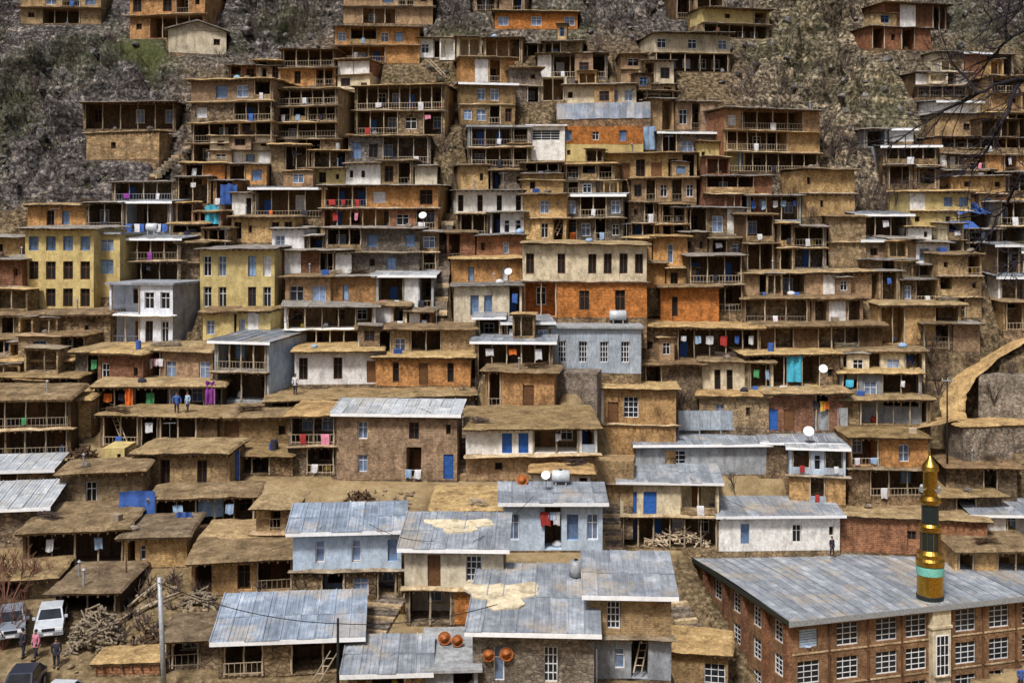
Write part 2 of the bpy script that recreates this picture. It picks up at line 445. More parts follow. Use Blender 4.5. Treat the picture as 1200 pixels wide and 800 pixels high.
def rafters(par, W, z, y0, seed, mat='wood'):
    mb = MB(); k = max(3, int(W / .55)); r = random.Random(seed)
    for i in range(k + 1):
        x = -W / 2 + W * i / k + r.uniform(-.08, .08); rr = r.uniform(.05, .085)
        mb.tube((x, y0 - r.uniform(0.0, .22), z - rr + r.uniform(-.02, .02)), (x + r.uniform(-.05, .05), 0.25, z - rr), rr, rr, 5)
    o = mb.build('rafters', mat, par); o['kind'] = 'stuff'
    return o

HOUSES = []
NAMES = {'mud': 'mud_house', 'ochre': 'adobe_house', 'orng': 'clay_house', 'clay': 'clay_house', 'brick': 'brick_house', 'tanbrick': 'brick_house', 'stone': 'stone_house', 'grey': 'stone_house',
         'cream': 'plaster_house', 'white': 'plaster_house', 'yell': 'painted_house', 'lblue': 'painted_house', 'wblue': 'painted_house', 'conc': 'concrete_house', 'plank': 'timber_house', 'panelgrey': 'metal_clad_house'}
ADJ = {'mud': 'brown mud', 'ochre': 'ochre adobe', 'orng': 'orange clay', 'clay': 'bright orange clay', 'brick': 'red brick', 'tanbrick': 'tan brick', 'stone': 'brown stone', 'grey': 'grey stone',
       'cream': 'cream plastered', 'white': 'white plastered', 'yell': 'yellow painted', 'lblue': 'pale blue', 'wblue': 'white', 'conc': 'grey concrete', 'plank': 'dark timber', 'panelgrey': 'grey metal-clad'}
NUMW = ['', 'single-storey', 'two-storey', 'three-storey', 'four-storey', 'five-storey']

def H(x0, x1, yt, yb, wall, floors, roof='mud', lab=None, short=None, yaw=None, yr=None, pitch=None, depth=None, oh=None, ln='', ledge=True,
      rail='wood', name=None, cat='house', side=None, plinth=3.0, fr=None, dz=0.0, split=False):
    if lab is None and short is None and x1 - x0 > 56 and yb < 440 and cat == 'house' and not split:
        # a long frontage is two houses wall to wall, each with its own roof height
        Rs = random.Random(int(x0 * 7 + yt)); f = Rs.uniform(.36, .64); xm = x0 + (x1 - x0) * f; A, B = [], []
        for s in floors.split('/'):
            pre, t = (s.split(':')[0] + ':', s.split(':')[1]) if ':' in s else ('', s)
            t = t.strip(); c = min(len(t) - 1, max(1, int(round(len(t) * f)))) if len(t) > 1 else 1
            A.append(pre + t[:c]); B.append(pre + (t[c:] or t))
        w2 = Rs.choice((wall, wall, 'stone', 'ochre', 'tanbrick', 'mud', 'orng')); k = max(1, len(ln) // 2)
        H(x0, xm - 1, yt + Rs.uniform(-6, 2), yb + Rs.uniform(-1, 3), wall, '/'.join(A), roof, None, None, yaw, yr, pitch, depth, oh, ln[:k], ledge, rail, split=True)
        return H(xm + 1, x1, yt + Rs.uniform(-3, 6), yb + Rs.uniform(-1, 3), w2, '/'.join(B), Rs.choice((roof, roof, 'mud', 'slate')), None, None, yaw, yr, pitch, depth, oh, ln[k:], ledge, rail, split=True)
    seed = len(HOUSES) + 1
    R = random.Random(seed * 131 + 5)
    if lab is None and wall in ('stone', 'ochre', 'orng', 'tanbrick', 'plank', 'brick') and R.random() < .22: wall = R.choice(('cream', 'white', 'grey', 'cream', 'mud'))
    if yaw is None: yaw = R.uniform(-11, 11)
    base = ray((x0 + x1) / 2.0, yb); D = base.y; k = D / F
    base.z += dz
    W = (x1 - x0) * k; Hh = (yb - yt) * k
    if yb < 300 and wall not in ('yell', 'white', 'clay', 'cream', 'wblue') and cat == 'house' and 'blank' not in (lab or ''): floors = ''.join('V' if (c == '.' and R.random() < .42) else c for c in floors)
    fl = [s.strip() for s in floors.split('/')]; n = len(fl)
    zt = base.z + Hh
    if pitch is None: pitch = {'tin': 9, 'tinpale': 7, 'tinblue': 9, 'slab': 2}.get(roof, 1.5)
    if depth is None:
        depth = min(9.0, max(4.2, Hh / 0.72 + 0.6))
        if yr is not None:
            s = (HY - yr) / F; tp = math.tan(math.radians(pitch))
            den = tp - s
            if den > 0.01: depth = min(13.0, max(3.5, (s * D - zt) / den))
    rz = math.radians(yaw)
    root = empty(name or NAMES[wall], base, rz)
    info = dict(root=root, wall=wall, floors=fl, roof=roof, lab=lab, short=short, base=base, D=D, rz=rz, W=W, H=Hh, cat=cat, seed=seed, rails=[], depth=depth, zt=zt)
    HOUSES.append(info)
    FOOT.append((base.x, base.y, rz, W / 2 + .35, depth, base.z - .12))
    mats = [wall, 'dark']; mb = MB(); hw = W / 2
    def mi(m):
        if m not in mats: mats.append(m)
        return mats.index(m)
    rooft = (R.uniform(.26, .46) if yb > 380 else R.uniform(.2, .32)) if roof == 'mud' else R.uniform(.14, .22)
    z_hi = Hh - (rooft if roof not in ('none', 'parapet') else 0)
    fh = z_hi / n
    hs = [fh] * n
    if fr: hs = [z_hi * a / sum(fr) for a in fr]
    z1 = z_hi
    ztops = []
    for li, s in enumerate(fl):
        h = hs[li]; z0 = z1 - h
        wm = 0
        if ':' in s:
            a, s = s.split(':'); wm = mi(a)
        s = s.replace(' ', ''); nb = max(1, len(s)); bw = W / nb
        ops = []       # x0 x1 z0 z1 depth
        i = 0
        zin1 = z1 - 0.05
        while i < nb:
            c = s[i]; xc = -hw + bw * (i + .5)
            if c in 'Vvsq':
                j = i
                while j + 1 < nb and s[j + 1] == c: j += 1
                xa = -hw + bw * i + (.22 if i == 0 else .1); xb = -hw + bw * (j + 1) - (.22 if j == nb - 1 else .1)
                gd = min(2.4, depth * .5)
                za = z0 + (.12 if li < n - 1 else .06)
                ops.append((xa, xb, za, zin1, gd)); gback = mi(R.choice(('plank', 'plank', 'plank', wall)))  # back wall mostly dark timber: gallery shade put into its colour
                gw = xb - xa; gh = zin1 - za
                kp = max(1, int(round(gw / R.uniform(1.3, 2.1))))
                for q in range(kp + 1):
                    if 0 < q < kp or gw > 1.2:
                        xx = xa + .08 + (gw - .16) * q / kp
                        put('post', post_mesh(R.choice((.06, .075))), root, (xx + R.uniform(-.06, .06), -.02, za - .04), R.uniform(0, 6), (1, 1, gh + .06))
                rs = {'V': rail, 'v': 'wall', 's': 'sheet', 'q': None}[c]
                if rs == 'wood' and R.random() < .3 and li < n - 1: rs = 'wall'
                if rs and gh > 1.3 and (li < n - 1 or R.random() < .5):
                    put('railing' if rs != 'wall' else 'parapet', rail_mesh(gw, .75, rs), root, ((xa + xb) / 2, -.08, za))
                    info['rails'].append(((xa + xb) / 2, gw, za + .78, gh))
                elif gh > 1.2: info['rails'].append(((xa + xb) / 2, gw, za + gh * .8, gh))
                # what opens on the gallery: doors and windows in its back wall
                m = max(1, int(gw / 1.7))
                for q in range(m):
                    xx = xa + gw * (q + .5) / m + R.uniform(-.15, .15); t = R.random()
                    if t < .38:
                        dw = q1(min(.9, gw * .5)); put('door', door_mesh(dw, q1(min(1.9, gh * .85)), R.choice(('door_wood', 'door_wood', 'door_blue', 'wood'))), root, (xx, gd - .075, za + .01))
                    elif t < .8:
                        add_window(root, xx, gd - .11, za + gh * .3, min(1.0, gw * .6), gh * .5, R.choice(('white', 'brown', 'lit', 'brown')))
                    if R.random() < .30 and gh > 1.2:      # bundles, jars, sacks stored on the gallery floor are part of its clutter
                        bb = MB(); w2 = R.uniform(.2, .4); h2 = R.uniform(.3, .8)
                        bb.lathe([(w2 * .7, 0), (w2, h2 * .3), (w2 * .9, h2 * .7), (w2 * .45, h2)], 7); bb.jitter(.05, 3, q + seed)
                        so = bb.build('sack', R.choice(('cloth_w', 'cloth_y', 'mud', 'cloth_s', 'cloth_k', 'cloth_r')), None, loc_world(info, (xx + .5, gd * .5, za + .01)), R.uniform(0, 6), True)
                        SACKS.append((so, info))
                i = j
            elif c in 'WTwUKGLA':
                ww, hh = {'W': (.56, .52), 'T': (.5, .68), 'w': (.3, .32), 'U': (.56, .55), 'K': (.54, .68), 'G': (.82, .66), 'L': (.6, .55), 'A': (.7, .6)}[c]
                ww = q1(min({'w': .7, 'G': 3.2, 'A': 1.8}.get(c, 1.35), bw * ww)); hh = q1(min({'w': .8}.get(c, 1.9), h * hh))
                zb = z0 + (h - hh) * {'T': .35, 'w': .55}.get(c, .45)
                ops.append((xc - ww / 2, xc + ww / 2, zb, min(zb + hh, z1 - .12), .34))
                hh2 = min(zb + hh, z1 - .12) - zb
                add_window(root, xc, R.choice((.12, .18, .2)), zb, ww, hh2, {'W': 'white', 'T': 'white', 'w': 'brown', 'U': 'blue', 'K': 'brown', 'G': 'grid', 'L': 'lit', 'A': 'arch'}[c])
            elif c in 'DB':
                ww = q1(min(1.1, bw * .62)); hh = q1(min(2.1, h * .82))
                ops.append((xc - ww / 2, xc + ww / 2, z0 + .1, z0 + .1 + hh, .2))
                put('door', door_mesh(ww, hh, 'door_wood' if c == 'D' else 'door_blue'), root, (xc, .1, z0 + .1))
            elif c in 'PO':
                pb = MB(); pb.box(-bw / 2 + .04, bw / 2 - .04, -.05, .02, 0.05, h - .1); pb.jitter(.03, .9, seed + i)
                pb.build('plaster_panel', 'white' if c == 'P' else 'clay', root, (xc, 0, z0))
            i += 1
        ops.sort()
        x = -hw
        for (xa, xb, za, zb, dp) in ops:
            if xa > x + 1e-3: mb.face([(x, 0, z0), (xa, 0, z0), (xa, 0, z1), (x, 0, z1)], wm)
            mb.face([(xa, 0, z0), (xb, 0, z0), (xb, 0, za), (xa, 0, za)], wm)
            mb.face([(xa, 0, zb), (xb, 0, zb), (xb, 0, z1), (xa, 0, z1)], wm)
            mb.face([(xa, 0, za), (xb, 0, za), (xb, dp, za), (xa, dp, za)], wm)
            mb.face([(xa, dp, zb), (xb, dp, zb), (xb, 0, zb), (xa, 0, zb)], wm)
            mb.face([(xa, 0, za), (xa, dp, za), (xa, dp, zb), (xa, 0, zb)], wm)
            mb.face([(xb, dp, za), (xb, 0, za), (xb, 0, zb), (xb, dp, zb)], wm)
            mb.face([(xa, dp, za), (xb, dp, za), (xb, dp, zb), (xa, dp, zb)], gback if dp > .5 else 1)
            x = xb
        if x < hw - 1e-3: mb.face([(x, 0, z0), (hw, 0, z0), (hw, 0, z1), (x, 0, z1)], wm)
        sm = mi(side) if side else wm
        mb.face([(hw, 0, z0), (hw, depth, z0), (hw, depth, z1), (hw, 0, z1)], sm)
        mb.face([(-hw, depth, z0), (-hw, 0, z0), (-hw, 0, z1), (-hw, depth, z1)], sm)
        mb.face([(hw, depth, z0), (-hw, depth, z0), (-hw, depth, z1), (hw, depth, z1)], sm)
        # ledge under each storey but the lowest
        if ledge and li < n - 1:
            lb = MB(); e = R.uniform(.45, .95) if ('V' in s or 'v' in s) else R.uniform(.2, .5)
            t = R.uniform(.16, .24)
            slab(lb, -hw - R.uniform(.05, .5), hw + R.uniform(.05, .5), -e, .30, z0 - t * .6, z0 + t * .4, 0, .11, seed * 7 + li, .7)
            tl = R.uniform(-.02, .02); lb.v = [(a, b, c + a * tl) for a, b, c in lb.v]
            # storey slab carried on joist ends
            lo = lb.build('storey_ledge', 'ledge' if ledge is True else ledge, root)
            if D < 125 and ledge is True: rafters(root, W * .98, z0 - t * .6, -e * .8, seed * 3 + li)
        z1 = z0
    mb.face([(-hw, 0, z_hi), (hw, 0, z_hi), (hw, depth, z_hi), (-hw, depth, z_hi)], 0)
    pm = mi('stone') if wall not in ('grey', 'conc') else 0
    for (a, b) in (((-hw, 0), (hw, 0)), ((hw, 0), (hw, depth)), ((-hw, depth), (-hw, 0))):
        mb.face([(a[0], a[1], -plinth), (b[0], b[1], -plinth), (b[0], b[1], 0), (a[0], a[1], 0)], pm)
    mb.jitter(.035 if wall in ('yell', 'white', 'lblue', 'conc') else .10, .45, seed)
    mb.build('wall', mats, root)
    # roof
    tp = math.tan(math.radians(pitch))
    if roof in ('mud', 'slate'):
        o1 = oh if oh is not None else R.uniform(.5, 1.0)
        rmat = 'slate' if roof == 'slate' else ('roofdark' if (yb < 420 and R.random() < .45) or R.random() < .22 or short in ('dark porch house', 'woodpile mud house', 'domed-roof cottage', 'undercroft shed', 'half-buried store', 'two-tier barn') else 'roofmud')
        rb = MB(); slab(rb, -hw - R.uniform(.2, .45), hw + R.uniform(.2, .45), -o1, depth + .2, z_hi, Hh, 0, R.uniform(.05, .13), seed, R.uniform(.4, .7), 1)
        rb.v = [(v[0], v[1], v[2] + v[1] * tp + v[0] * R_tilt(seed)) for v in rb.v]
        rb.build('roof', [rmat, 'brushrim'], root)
        rafters(root, W + .2, z_hi + .02, -o1 * .9, seed)
    elif roof in ('tin', 'tinpale', 'tinblue'):
        o1 = oh if oh is not None else .6
        L = depth + o1; wtot = W + .8; kx = max(3, int(round(wtot / .95))); sw = wtot / kx
        kb = MB(); kb.box(-wtot / 2 + .06, wtot / 2 - .06, -o1 + .04, depth - .05, -.09, -.004)
        kb.v = [(a, b, c + (b + o1) * tp) for a, b, c in kb.v]
        ro = kb.build('roof', 'wood', root, (0, 0, Hh - .12))
        def sheet():
            sb = MB(); t = .035
            sb.box(-sw / 2, sw / 2, 0, L * .52, 0, t)
            for i in range(4): sb.box(-sw / 2 + sw * i / 4 - .035, -sw / 2 + sw * i / 4 + .035, -.005, L * .52, t, t + (.06 if i == 0 else .022))
            sb.v = [(a, b, c + b * tp) for a, b, c in sb.v]
            return sb.mesh('roof_sheet', [roof])
        me = cached(('sheet', round(sw, 3), round(L, 3), roof, round(tp, 3)), sheet)
        for i in range(kx):
            put('roof_sheet', me, ro, (-wtot / 2 + sw * (i + .5), -o1 + R.uniform(-.07, .05), R.uniform(0, .02)), R.uniform(-.006, .006))
            put('roof_sheet', me, ro, (-wtot / 2 + sw * (i + .5), -o1 + L * .47 + R.uniform(-.08, .05), .045 + L * .47 * tp + R.uniform(0, .02)), R.uniform(-.006, .006))
        fb = MB(); fb.box(-wtot / 2, wtot / 2, -o1 - .05, -o1 - .01, -.22, .03)
        fb.jitter(.03, .6, seed)
        fb.build('fascia', 'fascia', ro)
        cb = MB(); cb.face([(-hw, depth, z_hi), (hw, depth, z_hi), (hw, depth, Hh + depth * tp), (-hw, depth, Hh + depth * tp)])
        for sx in (-hw, hw): cb.face([(sx, 0, z_hi), (sx, depth, z_hi), (sx, depth, Hh - .14 + (depth + o1) * tp), (sx, 0, Hh - .14 + o1 * tp)])
        cb.build('gable_wall', wall, root)
    elif roof == 'slab':
        rb = MB(); rb.box(-hw - .25, hw + .25, -.35, depth + .1, z_hi, Hh); rb.jitter(.03, .5, seed); rb.build('roof', 'conc' if wall != 'white' else 'white', root)
    elif roof == 'gable':
        rb = MB(); g = W * .16
        for sx in (-1, 1):
            e = sx * (hw + .5)
            pts = [(0, -.6, Hh + g), (e, -.6, Hh - .15), (e, depth, Hh - .15), (0, depth, Hh + g)]
            lo = [(a, b, c - .14) for a, b, c in pts]
            rb.face(pts if sx < 0 else pts[::-1]); rb.face(lo[::-1] if sx < 0 else lo)
            for a in range(4):
                b = (a + 1) % 4; rb.face([lo[a], lo[b], pts[b], pts[a]])
        rb.build('roof', 'slate', root)
        gb = MB(); gb.face([(-hw, 0.003, z_hi), (hw, 0.003, z_hi), (0, 0.003, Hh + g - .16)]); gb.build('gable', wall, root)
    if roof in ('mud', 'slate') and yb > 60:
        for _ in range(R.choice((0, 0, 1, 1, 2, 2)) if W > 4 else 0):
            cx_ = R.uniform(-hw * .9, hw * .9); cy_ = R.uniform(.1, min(2.5, depth * .4)); zz_ = Hh + cy_ * math.tan(math.radians(pitch)) + cx_ * R_tilt(seed) - .04
            CLUTTER.append(clutter(R, info, (cx_, cy_, zz_)))
    if cat == 'house' and short is None and 40 < yb < 480 and W > 5 and wall not in ('yell', 'panelgrey', 'conc', 'lblue') and ledge is True:
        cw = R.choice((wall, 'mud', 'plank', 'cream', 'ochre', 'stone', 'tanbrick'))
        if R.random() < .72:        # an upper room on part of the roof
            rw = W * R.uniform(.22, .45); rx = R.uniform(-hw + rw / 2, hw - rw / 2); rh = R.uniform(1.5, 2.3); ry = R.uniform(.3, 1.2); box_room(root, R, 'rooftop_room', rx, rw, ry, ry + 2.4, Hh - .15, Hh + rh, cw, seed)
        for bz in range(n):         # a boxed-out bay on one of the storeys
            if R.random() < .5:
                bw_ = min(R.uniform(1.5, 2.8), W * .35); bx = R.uniform(-hw + bw_ / 2, hw - bw_ / 2); h0 = z_hi * bz / n; h1 = z_hi * (bz + 1) / n
                box_room(root, R, 'bay', bx, bw_, -R.uniform(.5, 1.1), .1, h0 + (.05 if bz else -.4), h1 - .12, cw, seed + 3)
    for i, c in enumerate(ln):
        if not info['rails']: break
        rl = info['rails'][i % len(info['rails'])] if len(info['rails']) > 1 else info['rails'][0]
        m = max(1, int(math.ceil(len(ln) / len(info['rails'])))); q = i // len(info['rails'])
        xx = rl[0] - rl[1] / 2 + rl[1] * (q + .5) / m + R.uniform(-.2, .2)
        hang(info, xx, rl[2], min(R.uniform(.45, .95), rl[3] * .45), R.uniform(.35, .75), c, -.17)
    return info
def box_room(root, R, name, x, w, y0, y1, z0, z1, wall, seed):
    h = z1 - z0; op = R.random(); mb = MB(); hw = w / 2; mats = [wall, 'dark']
    ww, hh = q1(min(1.1, w * .5)), q1(min(1.1, h * .5)); zb = h * .32
    if op < .45:            # open front under a lintel
        a, b, zb, zt, dp = -hw + .18, hw - .18, .35, h - .18, min(1.6, y1 - y0 - .15)
    else: a, b, zt, dp = -ww / 2, ww / 2, zb + hh, min(.3, y1 - y0 - .1)
    for q in ([(-hw, 0, 0), (a, 0, 0), (a, 0, h), (-hw, 0, h)], [(b, 0, 0), (hw, 0, 0), (hw, 0, h), (b, 0, h)], [(a, 0, 0), (b, 0, 0), (b, 0, zb), (a, 0, zb)], [(a, 0, zt), (b, 0, zt), (b, 0, h), (a, 0, h)],
              [(a, 0, zb), (b, 0, zb), (b, dp, zb), (a, dp, zb)], [(a, dp, zt), (b, dp, zt), (b, 0, zt), (a, 0, zt)], [(a, 0, zb), (a, dp, zb), (a, dp, zt), (a, 0, zt)], [(b, dp, zb), (b, 0, zb), (b, 0, zt), (b, dp, zt)],
              [(hw, 0, 0), (hw, y1 - y0, 0), (hw, y1 - y0, h), (hw, 0, h)], [(-hw, y1 - y0, 0), (-hw, 0, 0), (-hw, 0, h), (-hw, y1 - y0, h)], [(-hw, 0, 0), (-hw, y1 - y0, 0), (hw, y1 - y0, 0), (hw, 0, 0)], [(hw, y1 - y0, 0), (-hw, y1 - y0, 0), (-hw, y1 - y0, h), (hw, y1 - y0, h)]):
        mb.face(q)
    mb.face([(a, dp, zb), (b, dp, zb), (b, dp, zt), (a, dp, zt)], 1 if op >= .45 else 0); mb.jitter(.06, .8, seed)
    o = mb.build(name, mats, root, (x, y0, z0))
    if op >= .45: put('window', win_mesh(ww, hh, R.choice(('frame_white', 'frame_brown', 'frame_blue')), 2 if ww > .7 else 1, 2 if hh > .9 else 1), o, (0, .1, zb)); put('pane', pane_mesh(ww, hh, R.choice(('glass', 'dark', 'curtain', 'glass'))), o, (0, .16, zb))
    elif w > 1.6: put('post', post_mesh(.06), o, (R.uniform(-.3, .3), .06, zb), 0, (1, 1, zt - zb))
    sb = MB(); slab(sb, -hw - .2, hw + .2, -R.uniform(.15, .45), y1 - y0 + .1, h, h + R.uniform(.1, .2), 0, .09, seed, .6, 1); tl = R.uniform(-.05, .05); sb.v = [(u, v, t + u * tl) for u, v, t in sb.v]
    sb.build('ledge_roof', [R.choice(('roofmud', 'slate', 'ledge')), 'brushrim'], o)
def R_tilt(seed): return math.sin(seed * 12.9) * 0.018
def loc_world(info, p):
    b = info['base']; c, s = math.cos(info['rz']), math.sin(info['rz'])
    return Vector((b.x + c * p[0] - s * p[1], b.y + s * p[0] + c * p[1], b.z + p[2]))
LAUNDRY = []; SACKS = []; CLUTTER = []
def clutter(R, info, p):
    k = R.choice(('drum', 'brush', 'bundle', 'stones', 'stovepipe', 'crate')); b = MB(); w = loc_world(info, p); sd = R.random() * 9
    if k == 'drum':
        r = R.uniform(.24, .32); b.lathe([(r, 0), (r * 1.04, .03), (r, .06), (r, .42), (r * 1.04, .45), (r, .48), (r, .85), (r * .9, .86)], 10); m = R.choice(('cloth_b', 'frame_brown', 'cloth_t', 'galv', 'cloth_k'))
        col = {'cloth_b': 'blue', 'frame_brown': 'rusty', 'cloth_t': 'turquoise', 'galv': 'grey', 'cloth_k': 'black'}[m]; o = b.build('drum', m, None, w); return o, info, '%s drum' % col, 'drum'
    if k == 'brush':
        L = R.uniform(.6, 1.2)
        for i in range(26):
            a = R.uniform(-.4, .4); q = Vector((R.uniform(-.3, .3), R.uniform(-.3, .3), R.uniform(.04, .5))); d = Vector((math.cos(a), math.sin(a), R.uniform(-.12, .2))) * L; b.tube(q - d, q + d, .03, .02, 4)
        o = b.build('brushwood_bundle', R.choice(('wood', 'pole', 'twig')), None, w, R.uniform(-.5, .5)); return o, info, 'brushwood bundle', 'brushwood'
    if k == 'bundle':
        s_ = R.uniform(.3, .5); b.lathe([(s_ * .9, 0), (s_ * 1.1, s_ * .4), (s_ * .8, s_ * .9), (s_ * .25, s_ * 1.15)], 9); b.jitter(.09, 2.5, sd); m = R.choice(('cloth_w', 'cloth_s', 'cloth_k', 'cloth_w', 'cloth_k')); 
        o = b.build('cloth_bundle', m, None, w, 0, True); return o, info, '%s cloth bundle' % CLOTH[m[-1]][0], 'bundle'
    if k == 'stones':
        b.lathe([(.35, 0), (.42, .15), (.3, .33), (.1, .4)], 7); b.jitter(.12, 2.2, sd); o = b.build('stone_roof_roller', 'grey', None, w); return o, info, 'grey stone block', 'stone'
    if k == 'stovepipe':
        b.tube((0, 0, -.05), (0, 0, 1.0), .07, .07, 7); b.lathe([(.15, 1.0), (.02, 1.14)], 8); o = b.build('stovepipe', 'galv', None, w); return o, info, 'grey stovepipe', 'chimney'
    for i in range(4): b.box(-.35, .35, -.25, .25, i * .13, i * .13 + .10)
    b.box(-.33, .33, -.23, .23, .0, .5); o = b.build('crate', R.choice(('pole', 'wood', 'cloth_b')), None, w, R.uniform(-.4, .4)); return o, info, {'pole': 'pale wooden', 'wood': 'dark wooden', 'cloth_b': 'blue'}[o.data.materials[0].name] + ' crate', 'crate'
def hang(info, x, z, h, w, colour, y=-.17):
    """a cloth over a rail: front fall and short back fall, with folds"""
    R = random.Random(len(LAUNDRY) * 17 + 3); mb = MB(); nx = 7; rows = [(.10, -h * .25), (.10, 0), (.05, .035), (0, .03), (-.03, -.02), (-.06, -h * .5), (-.07, -h)]
    ph = R.uniform(0, 6)
    for (yy, zz) in rows:
        for i in range(nx):
            u = i / (nx - 1); fold = .05 * math.sin(u * 11 + ph) * (1 if zz < -.1 else .3)
            mb.v.append((-w / 2 + w * u * 1.0 + .03 * math.sin(zz * 4 + ph), yy - (fold if zz < -.1 else 0), zz + (.05 * math.sin(u * 5 + ph) if zz < -h * .9 else 0)))
    for r in range(len(rows) - 1):
        for i in range(nx - 1):
            a = r * nx + i; mb.f.append((a, a + 1, a + 1 + nx, a + nx)); mb.m.append(0)
    o = mb.build('cloth', 'cloth_' + colour, None, loc_world(info, (x, y, z)), info['rz'], True)
    LAUNDRY.append((o, info, colour))
    return o
# ------------------------------------------------------------------ the village, house by house (photo pixels: left, right, roof edge, base)
# --- crag, upper left
H(25, 118, -12, 28, 'ochre', '.LVU/wVV.', lab='ochre hut with blue curtains high on the bare crag', short='ochre crag hut', ln='b')
H(150, 242, -12, 45, 'orng', 'K.K.w/w.VV', lab='orange clay house with dark lower gallery at the top of the crag', short='orange crag house')
H(199, 264, 34, 63, 'cream', '..w', 'gable', lab='small cream house with a dark pitched roof and one tiny window', short='cream gabled hut', yaw=16)
H(98, 205, 119, 152, 'stone', 'VVVVV.', 'slate', lab='long low stone house with one dark gallery, alone on the rocks', short='lone gallery house', oh=1.2, depth=4)
H(97, 190, 153, 187, 'mud', '.w..', 'mud', lab='blank mud terrace wall carrying the lone gallery house', short='terrace wall', cat='terrace', name='terrace_wall', oh=.2, depth=3)
# --- upper left stack
H(268, 330, 76, 95, 'brick', '.KVV', 'slate', ln='g')
H(222, 322, 92, 192, 'stone', 'tanbrick:.UL./W.VV/VVVV/VVVV', lab='four-storey brown gallery house topped by a blue window and a pale curtain', short='four-tier gallery house', yaw=-6, ln='wbk')
H(246, 322, 158, 193, 'cream', 'w.w/PPUP', oh=.3, lab='cream house with white panels and a blue window below dark galleries')
H(214, 312, 191, 216, 'orng', 'VO.U', ln='w')
H(300, 330, 70, 100, 'tanbrick', '.K', 'mud')
H(329, 394, 57, 101, 'orng', 'plank:VVVV/.K.VV', 'slate', lab='orange clay house with a dark gallery on top of a stack', short='orange stack-top house')
H(395, 434, 68, 104, 'cream', 'brick:PP/W.', 'mud')
H(322, 397, 102, 182, 'stone', 'VVVV/VvV./VVV./VV..', lab='narrow four-storey stone house of stacked open galleries', short='narrow gallery tower', yaw=-9, ln='wwsk', side='ochre')
H(318, 408, 170, 200, 'mud', '..VVV', ln='k')
H(403, 507, -14, 28, 'tanbrick', 'w.U.w/.....', lab='tall tan brick block at the head of the central alley', short='tan head block', yaw=4)
H(393, 492, 31, 74, 'orng', 'L.VWW./VVV..', 'slate', lab='orange clay house with pale blue curtain and dark lower gallery', short='blue-curtain clay house', ln='s')
H(414, 522, 99, 158, 'stone', 'VVVV/VVWV', lab='wide stone house with two full-width galleries and an ochre flank', short='wide gallery house', yaw=-8, side='ochre', ln='wrmw')
H(409, 505, 158, 192, 'grey', 'UWVVV', lab='grey stone house with a bright blue square window', short='blue-square-window house', ln='kw')
H(352, 404, 196, 217, 'yell', '.Kw', 'mud')
H(405, 446, 190, 217, 'white', 'ww.', 'mud', lab='small white plastered house with two little windows')
H(446, 512, 190, 217, 'ochre', 'K...', 'mud')
H(490, 540, 44, 68, 'white', 'WVW', 'slate', yaw=5)
H(536, 612, 42, 72, 'plank', 'VVVV', 'slate', ln='k')
H(540, 604, 66, 97, 'orng', '.P..', lab='orange clay ruin with a sheet of white plaster beside the alley')
H(540, 604, 97, 146, 'ochre', '.LL./WA.K', 'tinpale', lab='ochre house with an arched white window under a thin white roof', short='arched-window house', pitch=3, depth=5)
H(549, 622, 147, 196, 'stone', 'conc:VVV/VVVV', 'slab', lab='stone house with grey concrete gallery and flat concrete roof', short='concrete gallery house', ln='wk')
# --- top centre
H(555, 615, -12, 14, 'stone', 'V.V', 'slate')
H(580, 677, 12, 34, 'clay', 'L.L.L', lab='low orange house with three pale blue windows near the ridge', short='ridge-top orange house')
H(603, 682, 50, 66, 'stone', 'VV..', 'slate')
H(598, 634, 78, 120, 'orng', '.w/..', 'mud')
H(630, 712, 62, 92, 'grey', 'PVVVV', 'slate', lab='grey stone house with long dark gallery below the ridge-top orange house', ln='wkm')
H(633, 664, 90, 118, 'plank', 'VV', 'none')
H(728, 756, 62, 98, 'tanbrick', 'W/.', 'mud', lab='narrow tan brick tower house with one window')
H(748, 790, 70, 98, 'stone', 'cream:.W', 'slate', yaw=6)
H(765, 858, 38, 84, 'cream', 'W.W.W/plank:VVVV', 'slate', lab='cream house with white wall piers over a deep dark gallery', short='cream ridge house', oh=1.2, yaw=9, plinth=4)
H(754, 792, 98, 112, 'cream', 'wK', 'slate')
H(790, 850, -14, 22, 'plank', 'VVV', 'slate', yaw=12)
H(820, 905, 10, 45, 'stone', 'yell:.w.V/VVVV', 'slate', lab='stone house with ochre upper wall on the ridge beside the scree', short='scree ridge house', oh=1.2, yaw=14)
H(660, 745, 98, 124, 'cream', 'w.LLL', 'slate', lab='cream house with a row of pale blue windows above the blue parapet', ln='s')
H(652, 762, 121, 149, 'stone', '....', 'none', depth=6, lab='roof terrace behind a blue corrugated sheet parapet', short='blue parapet terrace', cat='terrace', name='roof_terrace')
H(760, 842, 118, 152, 'ochre', '..WVV', 'slate', yaw=8)
H(740, 792, 105, 122, 'plank', 'VVV', 'mud', yaw=8)
H(772, 840, 154, 190, 'grey', 'VLW', 'tin', lab='grey house with white window frames under a bent tin roof', short='bent-tin-roof house', pitch=4, depth=5)
H(818, 874, 165, 200, 'yell', 'w.w.T', 'mud', lab='small yellow house with three little dark windows', short='small yellow house', yaw=6)
H(845, 965, 127, 203, 'stone', 'tanbrick:WVVVV./ochre:.VVV../.VVVV.', 'slate', lab='broad brown house with dark galleries and a pink brick flank below the scree', short='scree-foot house', oh=1.2, yaw=12, side='brick', ln='wwk')
H(658, 754, 148, 190, 'clay', 'U.W.U./yell:w.K...', 'none', lab='bright orange house with three blue windows below the blue parapet', short='orange house under blue parapet', ledge=False)
H(618, 662, 146, 188, 'white', 'G/.', 'slab', lab='white box house with one wide grey window', short='white bay-window house', ledge=False, yaw=0, depth=4)
H(597, 622, 146, 190, 'stone', 'VV/VV', 'none')
